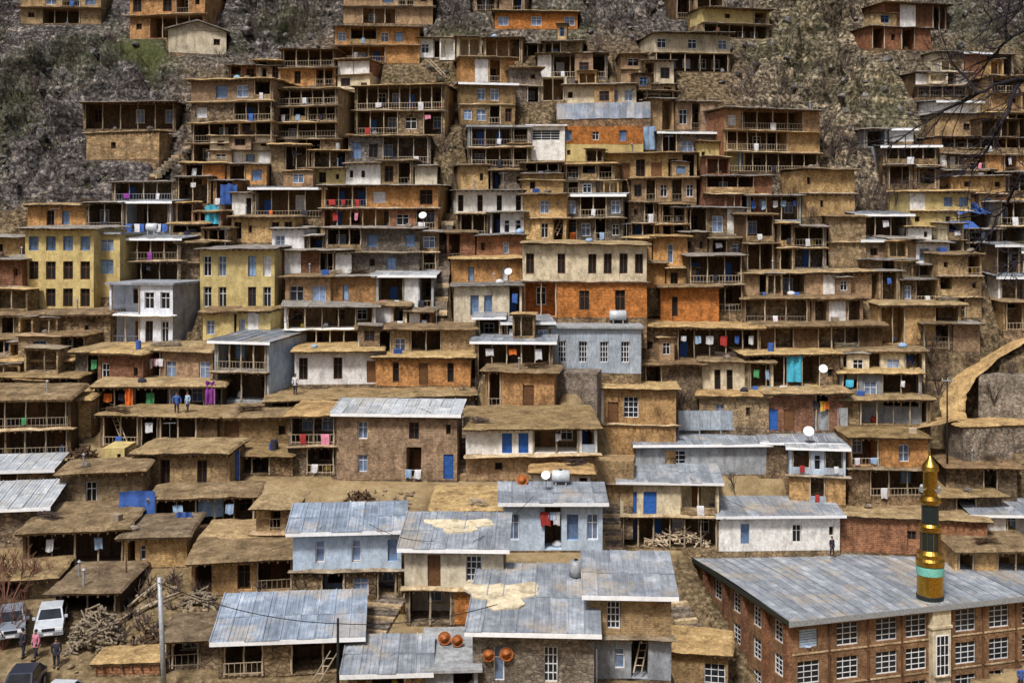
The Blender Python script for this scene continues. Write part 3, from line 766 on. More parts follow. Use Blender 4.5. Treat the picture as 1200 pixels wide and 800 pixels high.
H(704, 816, 178, 212, 'ochre', '.DKDK.', lab='ochre house with a row of tall dark doors', short='row-of-doors house')
H(740, 816, 207, 236, 'tanbrick', 'W.W.W', 'mud', lab='tan brick house with three grey windows')
H(612, 720, 191, 228, 'brick', 'VVVvV/w.V..', 'mud', ln='w')
H(540, 614, 193, 224, 'ochre', '.w..w', 'mud')
# --- upper right cluster beyond the scree
H(1030, 1116, 4, 34, 'brick', '.P.V', 'slate', lab='brick house with a dark roof, topmost of the far right cluster', short='topmost right house', oh=1.2, yaw=15)
H(1016, 1095, 31, 58, 'brick', '.w..', 'slate', lab='low red brick house with wide slate eaves beside the dry scrub', yaw=13)
H(1130, 1188, 62, 90, 'brick', '.VV', 'tin', pitch=4, depth=5)
H(1096, 1140, 60, 84, 'cream', 'wVw', 'slate', yaw=8)
H(1072, 1136, 84, 114, 'plank', 'PVVP/VVVV', 'slate', ln='w', lab='dark timber house with whitewashed piers and two thin galleries')
H(1160, 1215, 88, 128, 'ochre', 'VV./.w.', 'mud')
H(1096, 1150, 118, 146, 'white', 'P.W', 'tinpale', pitch=4, depth=5, lab='white plastered house with a pale tin roof behind the bare branches', short='white house behind branches')
H(1096, 1205, 132, 164, 'ochre', '.w.V.', 'slate')
H(1098, 1215, 160, 200, 'orng', 'VVVVVV/P.V.V.', 'slate', lab='orange clay house with long gallery and whitewashed piers, far right', ln='wmw')
H(1036, 1098, 170, 216, 'stone', 'VVVV/VVVV', 'tin', pitch=4, depth=6, lab='dark stone house with two galleries and grey tin edge', short='twin-gallery tin house', ln='w')
H(1012, 1040, 150, 172, 'conc', 'VV', 'slate')
H(1042, 1070, 150, 166, 'white', '..', 'tinpale', pitch=3, depth=4)
H(1098, 1210, 198, 224, 'plank', 'VV.VV', 'slate', ln='k')
H(1040, 1100, 196, 222, 'stone', 'VVVV', 'slate')
H(1064, 1140, 222, 268, 'yell', 'P.UU/w.w.', 'mud', lab='pale yellow house with blue windows beside the blue tarpaulins', short='pale yellow house')
H(1124, 1178, 205, 246, 'brick', 'ochre:w.w/UU.', 'slate', lab='brick house with two blue windows above the blue tarpaulin')
H(1170, 1230, 236, 292, 'plank', 'VV/VV', 'slate', ln='w')
H(1064, 1092, 264, 284, 'white', '.w', 'mud')
H(1108, 1172, 262, 300, 'stone', 'VVV/VVV', 'slate', ln='wsw')
H(1165, 1235, 290, 330, 'plank', 'VVV', 'tin', pitch=4, depth=6, ln='k')
H(1170, 1240, 322, 360, 'stone', 'VV.', 'tin', pitch=4, depth=6)
H(1176, 1240, 352, 386, 'ochre', 'Vw.', 'mud')
# --- left middle
H(100, 146, 236, 270, 'stone', 'VV', 'slate', ln='k')
H(130, 206, 212, 236, 'stone', 'VVVV', 'slate', lab='stone house with a purple-curtained gallery under the crag', ln='pw', rail='metal')
H(144, 202, 235, 272, 'conc', 'VVV', 'tinpale', lab='open gallery hung with blue and white washing', short='washing gallery', ln='bwbswb', rail='metal', pitch=3, depth=5)
H(206, 276, 211, 240, 'stone', 'VVVV', 'slate', ln='wwb')
H(205, 262, 240, 268, 'brick', 'VVV', 'mud', ln='t')
H(200, 270, 264, 296, 'mud', 'V.V/...', 'mud', ln='k')
H(33, 103, 238, 268, 'orng', '.KU.', lab='orange clay house standing on the flat roof of the big yellow house', short='orange rooftop house')
H(28, 111, 266, 364, 'yell', 'UUUU/KKKK/KKKK', 'slate', lab='three-storey yellow house with rows of tall dark windows', short='big yellow house', yaw=-4, ledge=False, depth=8)
H(109, 141, 272, 348, 'yell', 'L/T/.', 'slab', lab='narrow yellow annex with one dark window per floor', short='yellow annex', yaw=-4, ledge=False)
H(-20, 22, 276, 304, 'ochre', '.w.', 'slate')
H(-20, 28, 302, 368, 'brick', 'w.w/.w.', 'slate')
H(139, 214, 278, 332, 'stone', 'VVVV/VVVV', 'tinpale', pitch=3, depth=7, lab='brown stone house with two bowed galleries under a white tin strip', short='bowed-gallery house', ln='pk')
H(210, 240, 282, 330, 'stone', '../..', 'mud')
H(272, 298, 225, 256, 'white', '.K', 'slate', lab='tiny white plastered house with one dark window', depth=4)
H(296, 380, 219, 256, 'stone', 'VVVV', 'tin', pitch=3, depth=6, ln='ok', lab='dark gallery house with an orange balcony cloth under a long grey roof edge')
H(270, 346, 252, 284, 'ochre', 'Kw.KK', 'mud', lab='ochre house with five small dark windows above the yellow row house')
H(124, 206, 331, 404, 'wblue', 'VVWW/VVTT', 'slab', lab='white and pale blue cube house with open corner balconies', short='white cube house', yaw=-12, ledge='white', side='conc', rail='metal', depth=8, plinth=4)  # grey flank: the shaded side is put into the wall colour
H(234, 322, 290, 364, 'yell', 'TT.TT/TT.TT', 'slate', lab='two-storey yellow row house with paired dark windows', short='yellow row house', ledge=False, yaw=-2)
H(238, 318, 362, 398, 'yell', 'L.LP.', 'mud')
H(318, 382, 270, 300, 'white', 'L.V', 'slate', ln='s')
H(314, 412, 292, 328, 'brick', '.P.VP', 'slate', lab='red brick house with white plaster patches', short='patched brick house')
H(333, 388, 322, 362, 'tanbrick', 'WW', 'mud', lab='tan brick house with pink sill and two white windows', ln='m')
H(384, 440, 322, 360, 'orng', '.W..', 'slate', lab='orange brick house with a single four-pane white window', short='four-pane orange house', side='brick')
H(375, 514, 216, 270, 'orng', 'VVW.K/brick:VV.W.', 'slate', lab='wide two-storey clay house with red bundles on its gallery', short='red-bundle house', ln='rrwrmwr', side='ochre', yaw=-7)
H(380, 492, 266, 322, 'grey', 'VVU.U/V.wU.', 'slate', lab='stone house with three bright blue windows beside the alley', short='three-blue-window house')
H(492, 514, 270, 318, 'stone', 'L/V', 'slate')
H(440, 508, 321, 362, 'conc', 'VVPV', 'tinpale', pitch=3, depth=6, lab='grey house with a white roof edge and an open front', ln='mkw')
H(334, 440, 358, 412, 'white', 'qqqqq/qqqq', 'slate', lab='white house of square pillars over two open storeys', short='white pillar house', ledge='white')
H(440, 506, 360, 386, 'brick', 'PVPV', 'mud', ln='ww')
H(420, 558, 383, 424, 'ochre', 'PVLVV..', lab='ochre house with white bay and tan flat roof by the alley', short='alley corner house', ln='kw', oh=.7)
H(346, 446, 408, 450, 'white', 'K.K.D', 'mud', lab='long white plastered house with three dark openings', oh=.9)
H(440, 552, 416, 452, 'orng', '.K.D.K.', 'mud', lab='long orange clay house with dark windows and a thick mud roof edge', oh=.5)
# --- centre right column
H(534, 614, 222, 252, 'white', 'K.K.K.K', 'slate', lab='long white house with four dark square windows', short='four-window white house')
H(536, 614, 248, 278, 'plank', 'VVVWW', 'mud')
H(524, 614, 276, 304, 'brick', 'V.w.W.', 'mud')
H(532, 612, 301, 336, 'orng', '.W..W.', 'mud', lab='orange brick house with two tall teal windows', short='two-teal-window house')
H(532, 612, 333, 378, 'cream', '.UU.V', 'slate', lab='cream house with wide blue windows beside the alley', short='cream blue-window house', ln='b')
H(558, 646, 372, 410, 'stone', 'VVVL', 'tin', pitch=3, depth=5, ln='wwk', rail='metal')
H(612, 728, 206, 230, 'ochre', 'w.VV.', 'slate')
H(612, 664, 226, 282, 'ochre', '.L./.T.', 'mud', lab='ochre stone house with a lavender window and an outside stair', short='outside-stair house')
H(660, 730, 227, 282, 'grey', 'LVVL/VLVW', 'tinpale', pitch=3, depth=6, lab='grey house with pale blue curtains under a white roof edge', short='pale-curtain house', ln='wos')
H(612, 758, 284, 372, 'clay', 'cream:K.K.KKKK/VV.K.K.', lab='orange house with a cream upper storey of six dark windows', short='orange and cream house', oh=.8, yaw=-3, side='stone', depth=7)
H(736, 806, 236, 282, 'stone', 'w.V/.VV', 'mud', ln='w')
H(786, 874, 242, 280, 'stone', 'VVLP', 'slate', lab='stone house with a blue and white tarpaulin on its gallery', short='tarpaulin gallery house', ln='bw')
H(734, 806, 277, 312, 'orng', '.w.T.', 'mud')
H(800, 876, 276, 304, 'stone', 'wwVL', 'slate', ln='ww')
H(758, 816, 308, 338, 'orng', '..K.', 'mud')
H(806, 872, 298, 366, 'plank', 'VVV/VVV', 'slate', lab='dark timber house of open frames and thin poles', short='open-frame timber house', ln='k')
H(774, 842, 334, 380, 'clay', '.K....', lab='plain orange clay house with a single dark doorway', short='plain orange house', yaw=-5)
H(824, 906, 205, 248, 'brick', 'VVV./...W', 'slate', lab='dark red brick house with a barred upper gallery')
H(876, 938, 228, 258, 'conc', 'VVV', 'slate', lab='grey gallery draped with blue and white blankets', ln='bswsb', rail='metal')
H(872, 932, 254, 316, 'plank', 'VVV/VVV', 'mud', ln='wk')
H(928, 968, 264, 314, 'stone', 'VV/VV', 'slate', ln='w')
H(938, 1004, 197, 254, 'ochre', 'w.../.w..', 'mud', lab='tall blank ochre house among dry bushes', short='blank ochre house', yaw=10)
H(1004, 1066, 250, 284, 'grey', 'VVVV', 'tin', pitch=4, depth=6, lab='stone house with glazed gallery under a wide grey roof', short='glazed gallery house', ln='w')
H(972, 1014, 252, 312, 'mud', '../..', 'mud')
H(1010, 1078, 280, 308, 'tanbrick', 'w..', 'tinpale', pitch=3, depth=6)
H(1074, 1112, 282, 312, 'white', 'LL', 'slate', ln='b')
H(1012, 1108, 305, 332, 'stone', '.VVVV', 'slate', ln='w')
H(1100, 1150, 296, 372, 'ochre', 'w.V/V.w/.V.', 'mud', lab='narrow three-storey ochre house by the bend of the track', short='narrow ochre tower')
H(1030, 1100, 320, 356, 'stone', 'VLVV', 'slate', ln='bw')
H(868, 1022, 317, 352, 'tanbrick', '.VVV.P..', lab='long tan brick house with a wavy mud roof and red panels', short='long wavy-roof house', ln='brb', oh=.7)
H(870, 1012, 348, 380, 'plank', 'VVVVPV', 'mud', ln='w')
H(880, 1034, 378, 408, 'plank', '.V.VV.', 'mud', lab='low timber barn with plank front and sagging earth roof', short='plank barn')
H(1030, 1126, 354, 404, 'ochre', 'V.V', 'mud', lab='ochre house under a wide bulging mud roof beside the hillside track', short='bulging-roof house', oh=.8)
H(1080, 1148, 376, 410, 'stone', 'V.', 'mud')
# --- middle: metal-clad house and round it
H(640, 751, 382, 437, 'panelgrey', '.G.G.G.G.', 'slab', lab='pale grey metal-clad house with four barred windows', short='metal-clad house', ledge=False, yaw=-2, depth=6)
H(640, 700, 434, 456, 'stone', '....', 'none', dz=-.3)
H(752, 892, 380, 428, 'stone', 'w.VVVVV', lab='stone house with washing under a broad tan roof', short='broad tan roof house', ln='wswrbw', oh=.8, yr=372)
H(568, 650, 433, 478, 'orng', 'V.D.', lab='small orange clay house with a white sheet drying on its roof', short='white-sheet clay house', yr=424)
H(556, 648, 398, 442, 'stone', 'VVV', 'tin', ln='wow', pitch=3, depth=5)
H(666, 792, 452, 535, 'ochre', 'PPDG../.L....', lab='ochre house with a white-gridded window and one white plaster cube', short='white-grid-window house', yr=446, yaw=-3, fr=[1.1, 1])
H(752, 824, 424, 470, 'stone', 'V..', 'mud')
H(820, 905, 421, 464, 'cream', '.KK.VV', lab='cream and stone house with dark windows under a tan roof', ln='gs', oh=.7)
H(872, 986, 412, 462, 'stone', 'VVVVw', lab='stone house hung with turquoise and white washing', short='turquoise washing house', ln='btwsy', rail='metal', oh=.7)
H(820, 900, 460, 500, 'tanbrick', '.L.w.', 'mud', yr=450)
H(896, 992, 456, 505, 'brick', 'BD.V.', 'mud', ln='kyo', lab='red brick house with a blue door and mixed washing', short='blue-door brick house')
H(986, 1082, 408, 440, 'stone', 'VVLV', 'mud', yr=402)
H(986, 1078, 434, 476, 'conc', 'VgVV'.replace('g', 'L'), 'mud', ln='tw', yr=430)
H(985, 1090, 464, 498, 'mud', '.VVVV', 'mud', lab='mud shelter with a gaping dark mouth above the brick arch-window house', yr=455, oh=.7)
# --- left: below the cube house
H(-20, 130, 365, 402, 'stone', '.V..V.w.', 'mud', lab='long stone retaining house below the big yellow house')
H(-20, 104, 392, 424, 'stone', 'VVVVV', 'mud', yr=385, ln='k')
H(-20, 98, 420, 446, 'stone', '.V.V..', 'mud', yr=414)
H(-20, 96, 438, 466, 'stone', 'VV.V', 'mud', yr=431)
H(88, 122, 408, 450, 'grey', '.VV', 'mud', ln='g')
H(113, 170, 410, 458, 'brick', 'W.w', 'mud', lab='brown brick house with a small white window below the cube house', short='brown corner house')
H(168, 252, 408, 452, 'tanbrick', 'VW.L', 'mud', lab='brick house with a white balcony and hanging white washing', short='white balcony house', ln='wwmw', rail='metal', oh=.6)
H(248, 318, 398, 470, 'conc', 'VVV/VVV', 'tin', lab='dark grey open-fronted concrete frame house with a blue-grey flank', short='concrete frame house', yaw=-14, side='lblue', pitch=2, depth=8)
H(114, 262, 448, 485, 'plank', 'VVqqqqV', 'mud', lab='dark timber shop front hung with orange and purple clothes', short='timber shop front', ln='ogpk', oh=.9)
H(-20, 80, 462, 536, 'plank', 'VVVV/VVVV', 'mud', lab='two-tier timber barn with a turquoise shutter and sloping roof', short='two-tier barn', yr=448, pitch=5, ln='g')
H(78, 106, 464, 512, 'ochre', '..', 'mud', lab='narrow ochre store built against the timber barn')
H(114, 258, 484, 524, 'plank', 'VVqVV.', 'mud', yr=473, oh=.7, lab='low timber gallery under a broad tan terrace roof', short='tan terrace gallery', ln='bw')
H(258, 344, 484, 522, 'ochre', 'D.w', 'mud', yr=472, oh=.7)
H(268, 344, 530, 556, 'stone', 'VV.', 'mud', yr=522)
H(160, 270, 525, 575, 'ochre', '.K.K.', 'mud', lab='square ochre house with a clean flat tan roof and log beam ends', short='square ochre house', yr=512, yaw=-4, oh=.8)
H(72, 166, 548, 598, 'mud', '.W..', 'mud', lab='mud house with one small white window among woodpiles', short='woodpile mud house', yr=536)
H(120, 146, 525, 548, 'yell', '.w', 'none', depth=3)
# --- terrace roofs and brick house, centre left
H(316, 556, 462, 486, 'stone', 'VV....', 'mud', yr=441, oh=.9, lab='wide tan terrace roof across the slope above the brick house', short='wide tan terrace')
H(338, 396, 482, 556, 'stone', 'VVV/.VV', 'mud', yr=468, lab='stone house with a cluttered balcony beside the two-storey brick house', short='cluttered balcony house', ln='rwm')
H(394, 536, 482, 562, 'tanbrick', '.L..W.w/.L..V.B', 'tinpale', lab='two-storey tan brick house with pale tin roof and blue door', short='two-storey brick house', yr=468, yaw=-4, ledge=False, ln='sw', pitch=8)
H(546, 700, 498, 562, 'white', 'P.BBqqqV/tanbrick:.w....', 'mud', lab='white house with two bright blue doors under a thick mud roof', short='blue-doors house', yr=474, oh=.8, ln='w', rail='sheet')
H(508, 600, 593, 622, 'mud', '....', 'mud', yr=568, oh=.5, lab='low mud shed with a flat tan roof behind the cream house', short='flat tan shed')
H(590, 706, 585, 645, 'lblue', 'L.VUL', 'tin', lab='pale blue and white house with grey tin roof and white edge', short='pale blue house', yr=565, yaw=0, rail='metal', ln='rsw', pitch=7)
H(625, 692, 548, 578, 'white', '.w.K', 'mud', lab='small white wall with a louvred window behind the pale blue roof')
# --- right middle
H(745, 900, 518, 556, 'ochre', 'conc:.G...', 'tin', lab='low house with a long grey tin roof and plank walls', short='long tin roof house', yr=494, yaw=2, pitch=6)
H(895, 990, 516, 560, 'stone', '.D.', 'tin', lab='stone house joined to the long tin roof beside the blue balcony', yr=500, pitch=5)
H(926, 990, 522, 590, 'lblue', 'ssWss/ochre:.V.', 'tinpale', lab='blue balcony house with red cloth on its rail', short='blue balcony house', rail='sheet', ln='rwr', yr=512, pitch=5)
H(994, 1088, 508, 582, 'orng', 'VV.A./stone:.VVV', 'mud', lab='orange brick house with one white arched window and tan roof', short='arch-window brick house', yr=476, ln='wws', oh=.8)
H(727, 842, 562, 642, 'cream', 'BB.VV/stone:VVVV', 'tin', lab='cream two-storey house with blue doors under a grey tin roof', short='blue-door cream house', yr=540, yaw=-4, side='conc', ln='w', pitch=7)
H(842, 985, 601, 645, 'white', '.U..W.w', 'tin', lab='long white house with blue curtained windows behind the mosque', short='long white house', yr=580, pitch=7, yaw=2)
H(985, 1152, 604, 650, 'brick', '..w..', 'mud', lab='low red brick wall with mud roof behind the mosque', yr=578, oh=.4)
H(1090, 1175, 578, 610, 'stone', '.V.', 'mud', yr=560)
H(1110, 1190, 544, 576, 'stone', '..V.', 'mud', yr=522)
H(1120, 1215, 640, 690, 'ochre', 'V.VV', 'mud', yr=612, lab='ochre ruin with a low mud roof beside the mosque corner')
H(1140, 1215, 600, 640, 'stone', '.V', 'tin', yr=582, pitch=5)
# --- foreground
H(30, 146, 616, 664, 'plank', 'VVVVV', 'mud', lab='thick-roofed mud house with a deep dark porch above the car park', short='dark porch house', yr=585, oh=.8, ln='ws')
H(146, 218, 622, 664, 'ochre', 'VW...', 'mud', lab='small ochre house with a pale mud roof beside the blue tarpaulin', short='pale-roofed ochre house', yr=600)
H(226, 346, 650, 695, 'ochre', 'V.KVV', 'mud', lab='ochre cottage under a heavy domed mud roof', short='domed-roof cottage', yr=622, oh=.9)
H(180, 300, 578, 618, 'plank', 'VVVVV', 'mud', yr=566, lab='row of dark timber stalls under a long tan terrace', ln='ss')
H(300, 345, 590, 650, 'mud', '.V./.w.', 'mud', yr=575)
H(344, 470, 618, 706, 'lblue', '.L.L.U/stone:.VLV', 'tinblue', lab='pale blue house with tin roof and shingled balcony over a stone base', short='tin-roofed blue house', yr=588, yaw=5, pitch=8, fr=[1.2, 1], ln='k', rail='sheet')
H(474, 590, 638, 732, 'cream', '.D.G./stone:VVOV', 'tin', lab='cream house with a white-gridded window and grey tin roof', short='cream house', yr=600, yaw=-2, pitch=10, fr=[1.1, 1], side='ochre')
H(258, 420, 742, 790, 'stone', 'VV.VVV', 'tinblue', lab='stone shed with a pale blue tin roof beside the utility pole', short='blue tin shed', yr=692, yaw=6, pitch=8, oh=.7)
H(408, 500, 782, 820, 'stone', '.VV.', 'tin', lab='low shed with a rusty grey tin roof', short='rusty tin shed', yr=742, yaw=3, pitch=6)
H(498, 560, 782, 820, 'conc', '.V', 'slab', lab='flat concrete-roofed store with orange baskets on top', short='concrete store', yr=735, yaw=3, pitch=0)
H(554, 696, 734, 815, 'grey', '.L..G..', 'tin', lab='grey stone house with tall white-framed window and broad tin roof', short='grey stone house', yr=660, yaw=-3, pitch=9, oh=.7)
H(690, 786, 692, 795, 'ochre', '.G.../conc:.WV.', 'tin', lab='ochre house with white eave board beside the mosque alley', short='white-eave ochre house', yr=645, yaw=-3, pitch=8)
H(762, 852, 758, 815, 'ochre', '..G', 'mud', lab='low ochre store with a rough patched mud roof beside the mosque', short='patched-roof store', yr=733, yaw=-12, oh=.5)
# sheds and terraces round the yards, lower left
H(-45, 58, 548, 578, 'stone', 'VV.', 'tinpale', lab='left-hand shed with a pale tin roof below the two-tier barn', short='upper pale tin shed', yr=531, pitch=5, yaw=8)
H(-45, 52, 592, 640, 'stone', '....', 'tinpale', lab='shed with a bowed pale tin roof downhill of another pale tin shed', short='lower pale tin shed', yr=562, pitch=5, yaw=10)
H(-30, 66, 672, 700, 'mud', '.VV..', 'mud', lab='tan mud terrace over a dark undercroft behind the parked cars', short='car park terrace', yr=652, cat='terrace', name='mud_terrace')
H(66, 140, 686, 716, 'plank', 'VVV', 'mud', lab='dark low shed under the mud terrace beside the firewood heap', short='undercroft shed', yr=656)
H(112, 186, 770, 790, 'brick', '....', 'mud', lab='low brick yard wall with an earth top beside the concrete pole', short='yard wall', yr=757, cat='wall', name='yard_wall', oh=.15, depth=2)
H(196, 256, 742, 782, 'stone', 'VV.', 'mud', lab='half-buried stone store beside the concrete pole', short='half-buried store', yr=722)
H(240, 300, 624, 652, 'mud', '.V', 'mud', yr=612)
H(700, 742, 540, 592, 'ochre', '.../...', 'none', lab='tan adobe retaining wall beside the narrow steps', cat='wall', name='retaining_wall', depth=3)
H(1125, 1215, 496, 530, 'grey', '......', 'mud', lab='grey stone retaining wall below the hillside track', cat='wall', name='retaining_wall', depth=3, oh=.1)
H(1150, 1230, 440, 480, 'grey', '.....', 'none', lab='tall grey stone retaining wall holding up the hillside track', cat='wall', name='retaining_wall', depth=2.5, yaw=-20)
# ------------------------------------------------------------------ the mosque and its minaret
def mosque():
    zc = -29.6; o = onplane(925, 728, zc); yaw = math.radians(16); Wu, Dv = 28.0, 18.0
    zb = -38.5; Hh = zc - zb
    root = empty('mosque', (o.x, o.y, zb), yaw)
    tag(root, 'large tan brick mosque with broad flat grey tin roof and white windows', 'mosque')
    e = .6; x0, x1, y0, y1 = e, Wu - e, e, Dv - e
    mb = MB(); mats = ['mosquebrick', 'dark']
    def wall(P, Q, ops):
        """wall from P to Q (plan), with openings (s0, s1, z0, z1) recessed"""
        P = Vector(P); Q = Vector(Q); d = (Q - P); L = d.length; d.normalize(); nrm = Vector((-d.y, d.x))   # inward
        def pt(s, z, dp=0): q = P + d * s + nrm * dp; return (q.x, q.y, z)
        ss = sorted(set([0, L] + [a for t in ops for a in t[:2]])); zs = sorted(set([0, Hh - .25] + [a for t in ops for a in t[2:4]]))
        for a, b in zip(ss[:-1], ss[1:]):
            for c, g in zip(zs[:-1], zs[1:]):
                if any(t[0] <= a + 1e-4 and b <= t[1] + 1e-4 and t[2] <= c + 1e-4 and g <= t[3] + 1e-4 for t in ops): continue
                mb.face([pt(a, c), pt(b, c), pt(b, g), pt(a, g)])
        for (a, b, c, g) in ops:
            dp = .22
            mb.face([pt(a, c), pt(b, c), pt(b, c, dp), pt(a, c, dp)]); mb.face([pt(a, g, dp), pt(b, g, dp), pt(b, g), pt(a, g)])
            mb.face([pt(a, c), pt(a, c, dp), pt(a, g, dp), pt(a, g)]); mb.face([pt(b, c, dp), pt(b, c), pt(b, g), pt(b, g, dp)])
            mb.face([pt(a, c, dp), pt(b, c, dp), pt(b, g, dp), pt(a, g, dp)], 1)
    W1, W2 = 1.9, 1.7
    rows = [Hh - 2.55, Hh - 5.15, Hh - 7.75]
    xs_front = [5.4, 8.9, 11.6, 16.2, 19.4, 22.6, 25.8]
    ops = []
    for zz in rows:
        for x in xs_front: ops.append((x - x0 - W1 / 2, x - x0 + W1 / 2, zz, zz + 1.75))
    ops += [(2.0 - x0 - .8, 2.0 - x0 + .8, rows[0] + .2, rows[0] + 1.6), (2.0 - x0 - .95, 2.0 - x0 + .95, rows[1], rows[1] + 1.75)]
    wall((x0, y0), (x1, y0), ops)
    opl = []
    for zz in rows:
        for y in (2.6, 6.0, 9.5, 13.0): opl.append((y1 - y - .8, y1 - y + .8, zz, zz + 1.7))
    wall((x0, y1), (x0, y0), opl)
    wall((x1, y0), (x1, y1), []); wall((x1, y1), (x0, y1), [])
    mb.build('wall', mats, root)
    for zz in rows:
        for x in xs_front: add_window(root, x, y0 + .12, zz, W1, 1.75, 'grid')
        for y in (2.6, 6.0, 9.5, 13.0):
            w = add_window(root, x0 + .12, y, zz, 1.6, 1.7, 'grid'); w.rotation_euler = (0, 0, -math.pi / 2)
    w = put('vent_panel', cached('vent', lambda: _vent()), root, (2.0, y0 + .1, rows[0] + .2))
    add_window(root, 2.0, y0 + .12, rows[1], 1.9, 1.75, 'grid')
    for x in (3.75, 7.2, 10.25, 14.75, 17.8, 21.0, 24.2):       # drainpipes
        pb = MB(); pb.tube((x, y0 - .09, 0), (x, y0 - .09, Hh - .2), .08, .08, 8); pb.tube((x, y0 - .09, Hh - .3), (x, y0 - .45, Hh - .1), .08, .08, 8)
        for z in (1.5, 3.6, 5.8): pb.box(x - .12, x + .12, y0 - .2, y0 - .005, z, z + .06)
        pb.build('drainpipe', 'frame_brown', root)
    for y in (.9, 4.3, 7.8, 11.2, 14.8):              # brick buttresses on the side
        pb = MB(); pb.box(x0 - .45, x0 - .003, y - .3, y + .3, 0, Hh - .7); pb.box(x0 - .55, x0 - .003, y - .36, y + .36, Hh - .697, Hh - .5); pb.build('buttress', 'brick', root)
    for x0_, x1_, y0_, y1_ in ((x0, x1, y0 - .06, y0 - .004),):
        for z in (rows[0] - .32, rows[1] - .32):
            pb = MB(); pb.box(x0_, x1_, y0_, y1_, z, z + .12); pb.build('string_course', 'ledge', root)
    # projecting pier with glazed panel that carries the minaret
    pb = MB(); pb.box(12.75, 14.45, y0 - .5, y0 - .004, 0, Hh - .3); pb.box(12.65, 14.55, y0 - .58, y0 - .002, Hh - 1.9, Hh - 1.7); pr = pb.build('pier', 'cream', root)
    add_window(pr, 13.6, y0 - .62, Hh - 5.6, 1.2, 3.2, 'grid')
    # roof: shallow rise to a ridge line parallel with the front, laid in long sheets
    rb = MB(); rb.box(0.05, Wu - .05, .05, Dv - .05, -.28, -.06); ro = rb.build('roof', 'wood', root, (0, 0, Hh))
    ks = 34; sw = Wu / ks
    def sheet():
        sb = MB(); n = 6; t = .03
        prof_ = [(Dv * i / n, .22 * math.sin(math.pi * i / n)) for i in range(n + 1)]
        for (a, za), (b, zb_) in zip(prof_[:-1], prof_[1:]):
            for (p, q, z0, z1) in ((-sw / 2, sw / 2, 0, t), (-sw / 2 - .03, -sw / 2 + .045, t, t + .06)):
                n0 = len(sb.v)
                sb.v += [(p, a, za + z0), (q, a, za + z0), (q, b, zb_ + z0), (p, b, zb_ + z0), (p, a, za + z1), (q, a, za + z1), (q, b, zb_ + z1), (p, b, zb_ + z1)]
                for f in ((4, 5, 6, 7), (0, 1, 5, 4), (1, 2, 6, 5), (2, 3, 7, 6), (3, 0, 4, 7), (3, 2, 1, 0)):
                    sb.f.append(tuple(n0 + i for i in f)); sb.m.append(0)
        return sb.mesh('roof_sheet', ['tin'])
    me = sheet()
    for i in range(ks):
        put('roof_sheet', me, ro, (sw * (i + .5), RND.uniform(-.04, .04), RND.uniform(-.05, -.02)))
    fb = MB(); fb.box(-.06, Wu + .06, -.10, -.04, -.42, .02); fb.build('gutter', 'galv', ro)
    fb = MB(); fb.box(Wu - .1, Wu + .12, 0, Dv, .0, .34); fb.build('verge_board', 'fascia', ro)
    fb = MB(); fb.box(-.12, -.04, 0, Dv, -.30, .08); fb.build('verge_board', 'mdark', ro)
    FOOT.append((o.x + math.cos(yaw) * Wu / 2, o.y + math.sin(yaw) * Wu / 2, yaw, Wu / 2 + .5, Dv, zb - .2))
    # minaret
    c, s = math.cos(yaw), math.sin(yaw); lx, ly = 13.55, 1.5
    mz = zc + .12
    mr = empty('minaret', (o.x + c * lx - s * ly, o.y + s * lx + c * ly, mz))
    tag(mr, 'slender golden minaret with dark and turquoise bands on the mosque roof', 'minaret')
    k = 86.5 / F
    def sect(name, mat, prof_): 
        b = MB(); b.lathe([(r * k, (706 - y) * k) for r, y in prof_], 28); return b.build(name, mat, mr)
    bb = MB(); bb.box(-1.25, 1.25, -1.25, 1.25, -.35, -.08); bb.build('plinth', 'conc', mr)
    sect('base_ring', 'mdark', [(15, 708), (16, 706), (16, 702), (14.5, 701)])
    sect('lower_shaft', 'gold', [(15.2, 703), (15.2, 678), (15.2, 677)])
    sect('turquoise_band', 'teal', [(15, 678), (16.2, 677), (16.2, 668), (15, 667)])
    sect('lower_balcony', 'gold', [(14, 668), (16.6, 666), (16.8, 660), (15.2, 657), (15.6, 652), (12, 648)])
    sect('lower_lattice', 'mdark', [(11.5, 650), (11.5, 624)])
    sect('middle_ring', 'gold', [(11.5, 626), (13.4, 624), (13.4, 619), (11.5, 616)])
    sect('upper_lattice', 'mdark', [(10, 618), (10, 592)])
    sect('upper_balcony', 'gold', [(9.5, 594), (12.6, 591), (12.4, 587), (8, 583)])
    sect('upper_shaft', 'gold', [(8.2, 583), (8.2, 553)])
    sect('cap', 'gold', [(8.2, 554), (10.5, 552), (9.5, 547), (5, 541), (1.2, 535), (.6, 528)])
    for a in range(10):
        t = a * math.pi / 5
        b = MB(); b.box(-.03, .03, -.02, .05, 0, 25 * k); bo = b.build('lattice_bar', 'gold', mr, (11.6 * k * math.sin(t), -11.6 * k * math.cos(t), (706 - 649) * k), t)
    for a in range(4):       # loudspeakers under the cap
        t = a * math.pi / 2 + .4; b = MB(); b.lathe([(.05, 0), (.08, .15), (.2, .38), (.22, .4)], 10); b.v = [(u, -w, v) for u, v, w in b.v]
        b.build('loudspeaker', 'galv', mr, (math.sin(t) * .52, -math.cos(t) * .52, (706 - 575) * k), t)
    return root
def _vent():
    mb = MB()
    for i in range(7): mb.box(-.75, .75, 0, .06, i * .2, i * .2 + .15)
    mb.lathe([(.28, 0), (.28, .05)], 10)
    return mb.mesh('vent_panel', ['lblue'])
mosque()

def find(short):
    for h in HOUSES:
        if h['short'] == short: return h
